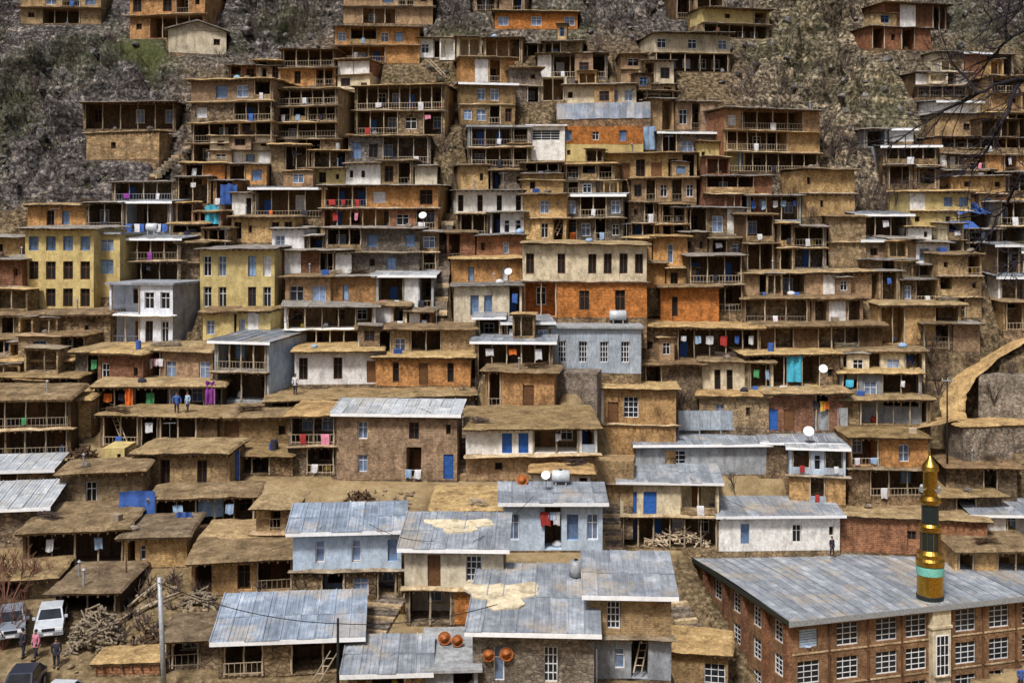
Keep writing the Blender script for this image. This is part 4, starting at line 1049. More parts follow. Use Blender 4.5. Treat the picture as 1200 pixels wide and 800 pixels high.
# blue corrugated sheets along the parapet terrace
h = find('blue parapet terrace'); kx = 12; sw = h['W'] / kx
def _sh():
    b = MB()
    for i in range(4): b.box(-sw / 2 + sw * i / 4, -sw / 2 + sw * (i + .6) / 4, -.03, .0, 0, 1.9)
    b.box(-sw / 2, sw / 2 - .015, 0, .03, 0, 1.9)
    return b.mesh('parapet_sheet', ['tinblue'])
me = _sh()
for i in range(kx):
    put('parapet_sheet', me, h['root'], (-h['W'] / 2 + sw * (i + .5), -.06 - .01 * (i % 2), h['H'] - 1.85 + RND.uniform(-.05, .05)))
# grey parapets standing on the long tin roofs of the right bank
def parapet(x0, x1, yt, yb, mat, label, yaw=0, n=6, back=0):
    p = ray((x0 + x1) / 2, yb); p.y += back; k = p.y / F; p.x = ((x0 + x1) / 2 - CX) * k; p.z = (HY - yb) * k
    W = (x1 - x0) * k; Hh = (yb - yt) * k
    r = empty('parapet_fence', p, math.radians(yaw)); tag(r, label, 'fence')
    sw = W / n; b = MB(); b.box(-sw / 2 + .01, sw / 2 - .01, 0, .05, -.3, Hh); b.box(-sw / 2 + .01, -sw / 2 + .09, -.04, 0, -.3, Hh); me = b.mesh('panel', [mat])
    for i in range(n): put('panel', me, r, (-W / 2 + sw * (i + .5), 0, 0))
    for i in range(n // 2 + 1):
        b = MB(); b.box(-.05, .05, .055, .15, -1.2, Hh + .05); b.build('post', 'galv', r, (-W / 2 + W * i / (n // 2), 0, 0))
parapet(795, 870, 481, 500, 'panelgrey', 'pale grey panel fence on the long tin roof', 0, 6)
parapet(874, 925, 479, 497, 'panelgrey', 'light grey panel fence between roof tank and dark fence', 0, 4)
parapet(924, 992, 477, 500, 'conc', 'dark grey panel fence behind the satellite dish', -8, 6)

# ------------------------------------------------------------------ roads, steps
def ribbon(name, pts, w, mat, lift=.06, sub=6, kind='structure'):
    P = [ray(*p) for p in pts]; L = []
    for i in range(len(P) - 1):
        for s in range(sub): L.append(P[i].lerp(P[i + 1], s / sub))
    L.append(P[-1]); mb = MB(); n = 5
    for i, p in enumerate(L):
        d = (L[min(i + 1, len(L) - 1)] - L[max(i - 1, 0)]); d.z = 0; d.normalize(); s = Vector((d.y, -d.x, 0))
        for j in range(n):
            u = (j / (n - 1) - .5) * w; q = noise.noise(p * .7 + s * u)
            mb.v.append((p.x + s.x * (u + q * .2), p.y + s.y * (u + q * .2), p.z + lift + q * .08))
        FOOT.append((p.x, p.y - w * .5, 0, w * .6, w, p.z - .05))
    for i in range(len(L) - 1):
        for j in range(n - 1):
            a = i * n + j; mb.f.append((a, a + 1, a + 1 + n, a + n)); mb.m.append(0)
    return tag(mb.build(name, mat, None, (0, 0, 0), 0, True), kind=kind), L
road, RL = ribbon('track', [(1225, 388), (1190, 402), (1160, 420), (1132, 442), (1118, 462), (1116, 480), (1118, 492)], 2.3, 'roofmud')
ribbon('path', [(1118, 490), (1070, 500), (1030, 502)], 2.4, 'roofmud')
def stairs(p0, p1, w, n, label):
    a = ray(*p0); b = ray(*p1); r = empty('stone_steps', a); tag(r, label, 'steps')
    d = (b - a); ang = math.atan2(d.y, d.x) - math.pi / 2
    run = math.hypot(d.x, d.y) / n; rise = d.z / n
    for v in range(3):
        pass
    mes = []
    for v in range(3):
        mb = MB(); mb.box(-w / 2, w / 2, -run * .6, run * .75, -max(.5, rise), .0); mb.jitter(.07, 1.3, v * 9 + n); mes.append(mb.mesh('step', ['grey' if v else 'ledge']))
    for i in range(n):
        p = d * ((i + .5) / n); put('step', mes[i % 3], r, (p.x, p.y, p.z + rise * .5 + .06), ang + RND.uniform(-.06, .06))
    mid = a.lerp(b, .5)
    for i in range(n + 1):
        q = a + d * (i / n); FOOT.append((q.x, q.y - run, ang, w / 2 + .9, run * 2, q.z - .15))
stairs((716, 646), (712, 590), 2.0, 13, 'stone steps climbing between the pale blue house and the cream house')
stairs((428, 742), (462, 688), 2.6, 11, 'rough stone steps beside the cream house')
stairs((545, 560), (548, 470), 1.4, 18, 'narrow stone steps between the brick house and the blue-doors house')
stairs((516, 370), (524, 260), 1.3, 22, 'steep stone steps up the central alley')
stairs((180, 208), (222, 172), 1.5, 10, 'pale steps climbing the rocks to the gallery stack')
stairs((790, 700), (845, 800), 2.0, 14, 'dark steps down the alley beside the mosque')

# ------------------------------------------------------------------ loose things
def cyl_mesh(name, prof_, mat, k=12): 
    b = MB(); b.lathe(prof_, k); return b.mesh(name, [mat], True)
def place(px, py, back=0.0):
    return ray(px, py) + Vector((0, back, 0))
def roofspot(short, px, frac=.4, up=0.0):
    """a point on a house's roof: photo column, fraction of the roof depth"""
    h = find(short); b = h['base']; y = b.y + h['depth'] * frac
    X = (px - CX) / F * y
    c, s = math.cos(h['rz']), math.sin(h['rz']); dx, dy = X - b.x, y - b.y
    ly = -s * dx + c * dy
    p = {'tin': 9, 'tinpale': 7, 'tinblue': 9, 'slab': 0}.get(h['roof'], 1.5)
    return Vector((X, y, h['zt'] + up)), ly
def dish(p, r, label, tilt=55):
    root = empty('satellite_dish', p); tag(root, label, 'dish', 'satellite dishes on the roofs')
    b = MB(); b.tube((0, 0, -.15), (0, 0, .9), .035, .035, 6); b.tube((0, 0, .9), (0, -.15, 1.05), .03, .03, 5); b.build('mast', 'galv', root)
    b = MB(); b.lathe([(.02, .0), (r * .4, .03), (r * .75, .09), (r, .2), (r * .985, .215), (r * .74, .11), (r * .4, .05), (.02, .02)], 18); o = b.build('reflector', 'fascia', root, (0, -.2, 1.1), 0, True)
    o.rotation_euler = (math.radians(tilt), 0, math.radians(-12))
    b = MB(); b.tube((0, 0, .1), (0, 0, r * .8), .02, .02, 5); b.tube((0, 0, r * .8), (0, 0, r * .95), .05, .05, 6); a = b.build('feed_arm', 'galv', root, (0, -.2, 1.1)); a.rotation_euler = o.rotation_euler
def tank(p, r, L, label, mat='tank', vert=False):
    root = empty('water_tank', p); tag(root, label, 'tank', 'water tanks on the roofs')
    b = MB(); b.lathe([(r * .6, 0), (r, .08), (r, L * .33), (r * 1.03, L * .36), (r, L * .4), (r, L - .08), (r * .6, L)], 16); o = b.build('drum', mat, root, (0, 0, .25), 0, True)
    if not vert: o.rotation_euler = (0, math.pi / 2, 0); o.location = (-L / 2, 0, r + .28)
    for sx in (-1, 1):
        b = MB(); b.box(-.05, .05, -r * .9, r * .9, 0, .28 if not vert else .26); b.box(-.05, .05, -r * .9, -r * .9 + .08, -.5, .0); b.build('stand', 'galv', root, (sx * L * .28 if not vert else sx * r * .5, 0, 0))
    b = MB(); b.lathe([(.12, 0), (.12, .08)], 8); b.build('cap', 'rubber', root, (0, 0, 2 * r + .26 if not vert else L + .25))
def set_on(short, px, frac):
    h = find(short); b = h['base']; dpt = h['depth'] * frac
    pit = {'tin': 8, 'tinpale': 7, 'tinblue': 8}.get(h['roof'], 1.5)
    y = b.y + dpt; X = (px - CX) / F * y
    return Vector((X, y, h['zt'] - .02 + (dpt + .6) * math.tan(math.radians(pit)) * (1 if h['roof'].startswith('tin') else .6) - (.12 if h['roof'].startswith('tin') else 0)))
dish(set_on('blue balcony house', 947, .25), .5, 'large white satellite dish on the tin roof by the dark fence')
dish(set_on('turquoise washing house', 962, -.12) + Vector((0, -.6, -2.6)), .42, 'white satellite dish on the turquoise washing house', 65)
dish(set_on('three-blue-window house', 496, .2), .42, 'white satellite dish on the roof above the central alley')
dish(set_on('cream blue-window house', 596, .2), .38, 'white satellite dish on the cream blue-window house')
dish(set_on('pale blue house', 640, .5), .33, 'small satellite dish on the pale blue house roof')
tank(set_on('long tin roof house', 808, .7), .48, 1.5, 'white water tank beside the pale grey roof fence')
tank(set_on('long tin roof house', 888, .75), .42, 1.4, 'white water tank beside the light grey roof fence')
tank(set_on('grey stone house', 675, .75), .42, 1.0, 'galvanised water tank on the broad tin roof', 'galv', True)
tank(set_on('pale blue house', 657, .8), .42, 1.3, 'pale tank behind the pale blue house roof')
tank(set_on('metal-clad house', 724, .5), .5, 1.7, 'white tank on the metal-clad house')
tank(set_on('bowed-gallery house', 178, .5), .4, 1.2, 'white drum on the white tin strip roof')
def ring(p, r, mat, label, tilt=70, cat='basket'):
    b = MB(); 
    for j in range(5):
        a = [(r * (1 - .17 * j) * math.cos(2 * math.pi * i / 18), r * (1 - .17 * j) * math.sin(2 * math.pi * i / 18), .05 - .03 * j) for i in range(19)]
        b.path(a, r * .1, r * .1, 5)
    b.lathe([(r * .96, .05), (r * .3, -.06), (.02, -.07)], 14)
    o = b.build('basket', mat, None, p, 0, True); o.rotation_euler = (math.radians(tilt), 0, 0); tag(o, label, cat, 'orange round baskets')
ring(set_on('concrete store', 521, .55) + Vector((0, 0, .33)),   .36, 'terracotta', 'round orange basket on the concrete store roof, larger one', 62)
ring(set_on('concrete store', 536, .5) + Vector((0, 0, .3)),   .32, 'terracotta', 'round orange basket on the concrete store roof, smaller one', 62)
hg = find('grey stone house')
ring(loc_world(hg, (-hg['W'] / 2 + 1.9, -.2, 2.4)), .36, 'terracotta', 'round orange basket hanging on the grey stone wall', 85)
ring(loc_world(hg, (-hg['W'] / 2 + .9, -.2, 2.3)), .32, 'terracotta', 'small round brown basket hanging on the grey stone wall', 85)
ring(set_on('pale blue house', 612, .85) + Vector((0, 0, .3)), .4, 'terracotta', 'round orange basin at the back of the pale blue roof', 60)

def tarp(x0, x1, y0, y1, colour, label, front=.6, vertical=True):
    p = ray((x0 + x1) / 2, y1); p.y -= front; k = p.y / F; W = (x1 - x0) * k; Hh = (y1 - y0) * k
    p = Vector((((x0 + x1) / 2 - CX) * k, p.y, (HY - y1) * k)); R = random.Random(int(x0 + y0)); ph = R.uniform(0, 6)
    root = empty('tarpaulin', p); tag(root, label, 'tarpaulin')
    mb = MB(); n, m = 12, 8
    for j in range(m + 1):
        for i in range(n + 1):
            u, v = i / n, j / m; q = noise.noise(Vector((u * 3 + ph, v * 3, ph)))
            if vertical: mb.v.append((-W / 2 + W * u, -.12 * math.sin(u * 14 + ph) - q * .15, .05 + Hh * v + (q * .25 if j == m else 0)))
            else: mb.v.append((-W / 2 + W * u, -.8 + 2.4 * v, Hh * (.25 + .75 * v) - .9 * math.sin(math.pi * u) * math.sin(math.pi * v) * .4 + q * .3))
    for j in range(m):
        for i in range(n):
            a = j * (n + 1) + i; mb.f.append((a, a + 1, a + n + 2, a + n + 1)); mb.m.append(0)
    mb.build('sheet', 'cloth_' + colour, root, (0, 0, 0), 0, True)
    for sx in (-1, 1):
        b = MB(); b.tube((0, 0.1 if vertical else -.75, -1.6), (0, .1 if vertical else -.75, Hh * (1 if vertical else .3) + .1), .05, .04, 6); b.build('pole', 'pole', root, (sx * (W / 2 - .05), 0, 0))
tarp(1120, 1166, 239, 254, 'b', 'bright blue tarpaulin awning, upper of the pair', 1.2, False)
tarp(1104, 1148, 259, 275, 'b', 'bright blue tarpaulin awning, lower of the pair', 1.2, False)
tarp(752, 768, 149, 176, 's', 'pale blue tarpaulin hanging beside the bright orange house', .4)
tarp(258, 278, 217, 240, 'b', 'bright blue sheet hanging on the dark gallery', 1.0)
tarp(240, 257, 241, 263, 't', 'turquoise sheet hanging on the brick gallery', 1.0)
tarp(140, 182, 576, 614, 'b', 'wide blue tarpaulin wall beside the timber stalls', 1.5)
tarp(232, 262, 578, 606, 's', 'pale blue tarpaulin flap on the timber stalls', 1.0)
tarp(207, 226, 602, 628, 'b', 'narrow blue tarpaulin hung by the pale-roofed ochre house', 1.0)
tarp(264, 281, 527, 562, 'b', 'blue sheet standing beside the square ochre house', .5)
tarp(922, 941, 414, 448, 't', 'turquoise and white sheet on the washing house', 1.0)
tarp(8, 26, 470, 496, 'g', 'green sheet on the two-tier barn', .5)
tarp(146, 156, 454, 480, 'o', 'bright orange cloth strip on the timber shop front', 1.4)
tarp(240, 252, 448, 474, 'p', 'purple garment hanging on the timber shop front', 1.4)

def pole(px, pb, pt, r, mat, label, arm=True, lean=0.0, name='utility_pole', Y=None):
    p = ray(px, pb) if Y is None else Vector(((px - CX) / F * Y, Y, float(hill((px - CX) / F * Y, Y))))
    top = (HY - pt) / F * p.y - p.z
    root = empty(name, p); tag(root, label, 'pole')
    b = MB(); b.tube((0, 0, -.6), (lean, 0, top), r, r * .75, 10); b.build('shaft', mat, root, (0, 0, 0), 0, True)
    if arm:
        b = MB(); b.box(lean - .6, lean + .6, -r - .08, -r, top - .5, top - .4); b.build('crossarm', 'galv', root)
        for x in (-.5, 0, .5):
            b = MB(); b.lathe([(.03, 0), (.05, .05), (.035, .09), (.05, .13), (.02, .2)], 8); b.build('insulator', 'cream', root, (lean + x, -r - .04, top - .4))
    return p + Vector((lean, -r - .04, top - .25))
t1 = pole(193, 812, 676, .16, 'galv', 'grey concrete utility pole in front of the yards', False, -.3)
t2 = pole(396, 812, 724, .09, 'rubber', 'thin black pole beside the stone shed', False)
t3 = pole(1110, 556, 440, .09, 'rubber', 'thin black pole beside the track', True)
pole(699, 800, 760, .06, 'fascia', 'short white standpipe by the ochre house', False, name='standpipe')
pole(148, 690, 648, .07, 'wood', 'dark wooden post on the mud terrace', False, name='wooden_post')
def wire(a, b, sag, label, r=.025):
    mb = MB(); n = 18; pts = []
    for i in range(n + 1):
        t = i / n; q = a.lerp(b, t); q.z -= sag * 4 * t * (1 - t); pts.append(q - a)
    mb.path(pts, r, r, 4); tag(mb.build('cable', 'rubber', None, a), label, 'cable')
wire(t1, t2, .5, 'black cable strung from the concrete pole to the thin black pole')
wire(t2, find('grey stone house')['base'] + Vector((-2, -.8, 5.4)), .4, 'black cable strung from the thin black pole to the grey stone house')
def top_of(short, fx=0.0, up=.3):
    h = find(short); return loc_world(h, (h['W'] * fx, -.3, h['H'] + up))
for a, b, sg in (('tin-roofed blue house', 'cream house', .3), ('cream house', 'pale blue house', .3), ('two-storey brick house', 'blue-doors house', .4), ('white-grid-window house', 'long tin roof house', .4), ('blue-door cream house', 'long white house', .3), ('concrete frame house', 'white pillar house', .4), ('domed-roof cottage', 'tin-roofed blue house', .3), ('arch-window brick house', 'blue balcony house', .3)):
    wire(top_of(a, .2), top_of(b, -.2), sg, 'thin black cable strung from the %s to the %s' % (a, b), .018)
def antenna(p, label):
    root = empty('television_aerial', p); tag(root, label, 'aerial', 'television aerials on the roofs')
    b = MB(); b.tube((0, 0, -.1), (0, 0, 1.9), .025, .02, 5); b.build('mast', 'galv', root)
    b = MB(); b.tube((-.5, 0, 1.8), (.5, 0, 1.85), .015, .015, 4); b.build('boom', 'galv', root)
    for i in range(5): b = MB(); b.tube((-.45 + i * .22, -.3, 1.82), (-.45 + i * .22, .3, 1.82), .012, .012, 4); b.build('rod', 'galv', root)
for s_ in ('big yellow house', 'yellow row house', 'four-window white house', 'orange and cream house', 'broad tan roof house', 'row-of-doors house', 'long wavy-roof house', 'alley corner house', 'square ochre house', 'wide gallery house'):
    h = find(s_); antenna(loc_world(h, (h['W'] * RND.uniform(-.35, .35), .8, h['H'])), 'thin television aerial on the %s' % s_)
# worn cement patches on two of the tin roofs
def roof_patch(short, fx, fy, rx, ry):
    h = find(short); tp = math.tan(math.radians({'cream house': 10, 'grey stone house': 9}[short])); o1 = {'cream house': .6, 'grey stone house': .7}[short]; b = MB(); n = 22
    top, bot = [], []
    for i in range(n):
        t = 2 * math.pi * i / n; g = 1 + .28 * math.sin(t * 3 + fx) + .15 * math.sin(t * 7 + 2); x = h['W'] * fx + rx * g * math.cos(t); y = h['depth'] * fy + ry * g * math.sin(t)
        z = h['H'] - .12 + (y + o1) * tp; top.append((x, y, z + .155)); bot.append((x, y, z + .02))
    b.face(top)
    for i in range(n): b.face([bot[i], bot[(i + 1) % n], top[(i + 1) % n], top[i]])
    b.build('cement_patch', 'cream', h['root'])
roof_patch('grey stone house', -.28, .45, 2.0, 1.5)
roof_patch('cream house', .02, .55, 2.0, .9)
def ladder(px0, py0, px1, py1, label, w=.45):
    a = ray(px0, py0); a.y -= .5; k = a.y / F; a = Vector(((px0 - CX) * k, a.y, (HY - py0) * k)); y2 = a.y + .7
    b = Vector(((px1 - CX) / F * y2, y2, (HY - py1) / F * y2)); d = b - a
    r = empty('ladder', a); tag(r, label, 'ladder', 'wooden ladders')
    s = Vector((w / 2, 0, 0)) if abs(d.x) < 2 * d.z else Vector((w * .4, 0, 0))
    for sg in (-1, 1):
        mb = MB(); mb.tube(s * sg, s * sg + d, .05, .04, 6); mb.build('rail', 'pole', r)
    n = max(4, int(d.length / .4)); mb = MB(); mb.tube(-s * 1.1, s * 1.1, .03, .03, 5); me = mb.mesh('rung', ['pole'])
    for i in range(1, n): put('rung', me, r, d * (i / n))
ladder(146, 518, 134, 488, 'wooden ladder against the tan terrace gallery')
ladder(44, 436, 34, 419, 'wooden ladder between two mud roofs on the left slope')
ladder(747, 788, 756, 744, 'wooden ladder up to the patched mud roof')
ladder(650, 276, 660, 256, 'outside wooden stair ladder of the ochre stone house')
ladder(776, 446, 788, 424, 'wooden ladder below the broad tan roof house')
ladder(370, 798, 392, 762, 'pale wooden ladder leaning by the stone shed')
ladder(520, 88, 502, 70, 'long pole ladder on the rubble of the ruined alley head')

# poles and logs lying about
def log(px0, py0, px1, py1, r, label, mat='pole', up=.3):
    a = ray(px0, py0); b = ray(px1, py1); a.z += up; b.z += up
    mb = MB(); mid = (b - a) * .5 + Vector((0, 0, .12)); mb.path([Vector((0, 0, 0)), mid, b - a], r, r * .7, 7)
    tag(mb.build('log', mat, None, a, 0, True), label, 'log', 'loose poles and logs')
for i, (a, b, c, d) in enumerate([(150, 716, 186, 690), (160, 722, 200, 704), (175, 716, 214, 698), (140, 732, 178, 712), (10, 640, 28, 625), (168, 704, 190, 684), (60, 560, 90, 545), (40, 566, 78, 552)]):
    log(a, b, c, d, .09, 'peeled pole lying on the yard slope beside the woodpile' if i not in (4, 6, 7) else 'grey pole lying beside the left tin roofs', 'pole')

def heap(px0, px1, py0, py1, n, lo, hi, label, name, mat, hgt=1.6, cat='woodpile'):
    """a heap of split wood: each billet real geometry, joined"""
    a = ray((px0 + px1) / 2, py1); b = ray((px0 + px1) / 2, py0); k = a.y / F; W = (px1 - px0) * k; Dp = max(1.2, (b.y - a.y) * .5); R = random.Random(n)
    mb = MB()
    for i in range(n):
        u = R.uniform(-1, 1); v = R.uniform(-1, 1); hh = max(0, 1 - u * u * .9 - v * v * .5) * hgt * R.uniform(.3, 1.0)
        p = Vector((u * W / 2, Dp * .5 + v * Dp * .5, hh)); d = Vector((R.uniform(-1, 1), R.uniform(-1, .6), R.uniform(-.5, .5))).normalized() * R.uniform(lo, hi)
        mb.tube(p - d, p + d, R.uniform(.05, .09), R.uniform(.04, .08), 5)
    tag(mb.build(name, mat, None, a), label, cat)
heap(74, 136, 712, 768, 420, .2, .45, 'heap of pale split firewood beside the parked cars', 'firewood_pile', 'pole', 2.6)
heap(76, 112, 520, 546, 120, .2, .45, 'dark brushwood heap behind the woodpile mud house', 'brushwood_pile', 'wood', 1.6)
heap(140, 166, 526, 552, 110, .2, .5, 'dark brushwood heap beside the square ochre house', 'brushwood_pile', 'wood', 1.8)
heap(150, 230, 700, 760, 170, .2, .7, 'scattered brushwood and sticks on the yard slope', 'brushwood_pile', 'wood', .9)
heap(640, 690, 566, 580, 60, .15, .3, 'kindling heap behind the pale blue roof', 'brushwood_pile', 'wood', .6)
heap(402, 440, 574, 594, 90, .2, .4, 'firewood heap behind the tin-roofed blue house', 'firewood_pile', 'wood', 1.1)
heap(210, 250, 690, 712, 100, .2, .6, 'brushwood heap on the yard slope below the domed-roof cottage', 'brushwood_pile', 'pole', 1.0)
heap(760, 830, 612, 640, 160, .2, .8, 'tangled firewood under the cream two-storey house', 'firewood_pile', 'pole', 1.6)
# ------------------------------------------------------------------ cars
def car(px, py, yaw, paint, label, van=False):
    p = ray(px, py); root = empty('parked_car', p, yaw); tag(root, label, 'car')
    FOOT.append((p.x, p.y - 2.5, 0, 1.6, 5.0, p.z - .03))
    L, W = (4.2, 1.66)
    hood = .92 if not van else 1.02
    # front of the car looks along -y
    prof_ = [(-2.1, .32), (-2.12, .62), (-2.0, .80), (-1.05, hood), (1.9, hood + .02), (2.08, .85), (2.1, .34)]
    mb = MB(); ws = [W / 2 * f for f in (.94, .99, .97, .97, .97, .97, .94)]
    n = len(prof_)
    for sx in (-1, 1):
        for (y, z), w in zip(prof_, ws): mb.v.append((sx * w, y, z))
    for i in range(n - 1): mb.f.append((i, i + 1, n + i + 1, n + i)); mb.m.append(0)
    mb.f.append((0, n, 2 * n - 1, n - 1)); mb.m.append(0)
    mb.f.append(tuple(range(n - 1, -1, -1))); mb.m.append(0); mb.f.append(tuple(range(n, 2 * n))); mb.m.append(0)
    mb.build('body', paint, root)
    ht = 1.42 if not van else 1.75
    cb = MB(); y = ((-1.0, -.35, 1.15, 1.85) if not van else (-1.2, -.75, 1.75, 2.0)); wb, wt = W / 2 * .95, W / 2 * .78
    cb.v += [(-wb, y[0], hood), (wb, y[0], hood), (wb, y[3], hood), (-wb, y[3], hood), (-wt, y[1], ht), (wt, y[1], ht), (wt, y[2], ht), (-wt, y[2], ht)]
    for q in ((4, 5, 6, 7), (0, 1, 5, 4), (1, 2, 6, 5), (2, 3, 7, 6), (3, 0, 4, 7)): cb.f.append(q); cb.m.append(0)
    cabin = cb.build('cabin', paint, root)
    def glass(name, a, b, c, d, push):
        g = MB(); P = [Vector(cb.v[i]) for i in (a, b, c, d)]; ctr = sum(P, Vector()) / 4; nn = (P[1] - P[0]).cross(P[2] - P[0]).normalized()
        g.face([ctr + (q - ctr) * .86 + nn * .012 for q in P]); g.build(name, 'glass', cabin)
    glass('windscreen', 0, 1, 5, 4, 1); glass('side_window', 1, 2, 6, 5, 1); glass('side_window', 3, 0, 4, 7, 1); glass('rear_window', 2, 3, 7, 6, 1)
    def wheel():
        w = MB(); w.lathe([(.31, -.1), (.33, -.07), (.33, .07), (.31, .1)], 16); w.v = [(c, a, b) for a, b, c in w.v]; return w.mesh('wheel', ['rubber'])
    def rim():
        w = MB(); w.lathe([(.2, -.105), (.2, .105)], 12); w.v = [(c, a, b) for a, b, c in w.v]; return w.mesh('rim', ['galv'])
    for sx in (-1, 1):
        for yy in (-1.35, 1.3):
            wo = put('wheel', cached('wheel', wheel), root, (sx * (W / 2 - .07), yy, .33)); put('rim', cached('rim', rim), wo, (sx * .004, 0, 0))
        b = MB(); b.box(-.2, .2, -.03, .03, -.08, .08); b.jitter(.01, 3, 1); b.build('headlight', 'fascia', root, (sx * .58, -2.10, .70))
        b = MB(); b.box(-.09, .09, -.08, .08, -.07, .07); b.build('wing_mirror', paint, root, (sx * (W / 2 + .08), -.8, hood + .1))
    b = MB(); b.box(-.36, .36, -.03, .03, -.08, .08); b.build('grille', 'rubber', root, (0, -2.11, .68))
    b = MB(); b.box(-.84, .84, -.06, .06, -.1, .1); b.build('bumper', 'galv', root, (0, -2.13, .44))
    b = MB(); b.box(-.26, .26, -.01, .01, -.06, .06); b.build('number_plate', 'fascia', root, (0, -2.20, .45))
plain('paint_silver', (0.28, 0.32, 0.38), 0.3, 0.3, ns=1, amt=.06, var=0, spec=.6)
plain('paint_white', (0.50, 0.54, 0.58), 0.3, 0.0, ns=2, amt=.2, var=0, spec=.5)
plain('paint_navy', (0.03, 0.04, 0.07), 0.2, 0.2, ns=1, amt=.05, var=0, spec=.6)
car(14, 740, math.radians(22), 'paint_silver', 'silver car parked nose-out, farther from the firewood heap')
car(60, 737, math.radians(18), 'paint_white', 'white car parked nose-out beside the firewood heap')
car(26, 815, math.radians(8), 'paint_navy', 'dark navy car in the yard beside the standing people')
car(66, 836, math.radians(-5), 'paint_white', 'white car below the standing people')

# ------------------------------------------------------------------ people
def skin_obj(name, chains, mat, parent, sub=2, rootv=0):
    """one continuous skinned figure from joint chains: list of (points, radii, parent index or None)"""
    verts, edges, rad = [], [], []
    idx = {}
    def vid(p, r):
        key = tuple(round(c, 4) for c in p)
        if key in idx: return idx[key]
        verts.append(p); rad.append(r); idx[key] = len(verts) - 1; return idx[key]
    for pts in chains:
        prev = None
        for (p, r) in pts:
            i = vid(p, r)
            if prev is not None and prev != i: edges.append((prev, i))
            prev = i
    me = bpy.data.meshes.new(name); me.from_pydata(verts, edges, []); me.materials.append(MATS[mat])
    o = put(name, me, parent)
    sk = o.modifiers.new('skin', 'SKIN'); sk.use_smooth_shade = True
    lay = me.skin_vertices[0] if me.skin_vertices else None
    if lay is None:
        import bmesh
        bm = bmesh.new(); bm.from_mesh(me); bm.verts.layers.skin.verify(); bm.to_mesh(me); bm.free(); lay = me.skin_vertices[0]
    for i, d in enumerate(lay.data):
        d.radius = (rad[i], rad[i]); d.use_root = (i == rootv)
    ss = o.modifiers.new('subdivision', 'SUBSURF'); ss.levels = sub; ss.render_levels = sub
    return o
def person(p, yaw, top, trousers, label, step=.12, armout=0.0, scarf=None):
    root = empty('person', p, yaw); tag(root, label, 'person')
    hip = (0, 0, .92)
    def leg(s): return [(hip, .13), ((s * .10, 0, .86), .095), ((s * .11, -s * step * .5 - .02, .48), .062), ((s * .11, -s * step, .09), .042), ((s * .12, -s * step - .15, .035), .04)]
    def arm(s): return [((0, .01, 1.40), .13), ((s * .19, .01, 1.40), .062), ((s * (.25 + armout), .02, 1.13), .045), ((s * (.24 + armout), -.07, .89), .032), ((s * (.235 + armout), -.09, .82), .035), ((s * (.23 + armout), -.11, .74), .018)]
    spine = [(hip, .13), ((0, 0, 1.12), .125), ((0, .01, 1.40), .13), ((0, 0, 1.49), .052), ((0, -.01, 1.56), .075), ((0, -.015, 1.64), .092), ((0, -.005, 1.72), .07)]
    nose = [((0, -.015, 1.64), .092), ((0, -.10, 1.62), .02)]
    fingers = []
    for s in (-1, 1):
        w = ((s * (.235 + armout), -.09, .82), .035)
        for j, f in enumerate((-.03, -.01, .012, .03)):
            fingers.append([w, ((s * (.23 + armout), -.10 + f, .77), .012), ((s * (.215 + armout), -.115 + f, .73 + abs(j - 1.5) * .008), .009)])
        fingers.append([w, ((s * (.19 + armout), -.12, .79), .011), ((s * (.18 + armout), -.135, .765), .009)])
    skin_obj('body', [spine, nose, leg(-1), leg(1), arm(-1)[:-1], arm(1)[:-1]] + fingers, 'skin', root)
    def grow(ch, g): return [(q, r + g) for q, r in ch]
    skin_obj('jacket', [grow(spine[:3], .03) + [((0, 0, 1.455), .075)], [(hip, .16), ((0, 0, .80), .17)], grow(arm(-1)[:4], .022), grow(arm(1)[:4], .022)], 'cloth_' + top, root)
    skin_obj('trousers', [grow(leg(-1)[:4], .022), grow(leg(1)[:4], .022)], 'cloth_' + trousers, root)
    b = MB(); b.lathe([(.100, 0), (.108, .05), (.085, .11), (.02, .135)], 12); b.jitter(.012, 8, 2); b.build('hair', 'hair' if not scarf else 'cloth_' + scarf, root, (0, .012, 1.645), 0, True)
    for s in (-1, 1):
        b = MB(); b.box(-.05, .05, -.24, .07, 0, .09); b.jitter(.015, 5, 3); b.build('shoe', 'rubber', root, (s * .115, -s * step - .0, 0.0))
person(ray(27, 770), 2.6, 'k', 'k', 'person in dark clothes standing at the bonnet of the navy car')
person(ray(42, 772), -.4, 'm', 'k', 'person in a dull pink top beside the navy car', .2)
person(ray(66, 782), .3, 'k', 'k', 'person in a dark jacket standing alone on the yard', .1)
def on_roof(short, px, frac=.05): return set_on(short, px, frac)
person(on_roof('tan terrace gallery', 207, .05), .4, 'b', 'k', 'person in a blue jacket on the tan terrace', .1, .1)
person(on_roof('tan terrace gallery', 220, .10), -.5, 's', 'k', 'person in pale blue on the tan terrace', .15)
person(on_roof('wide tan terrace', 346, .05), 0, 'w', 'k', 'person in white at the edge of the wide tan terrace', .1)
person(ray(1196, 806), 0, 'b', 'k', 'person in blue in front of the mosque corner', .1)
person(ray(972, 648) + Vector((0, -.8, 0)), .5, 'k', 'k', 'person in black beside the long white house', .1)

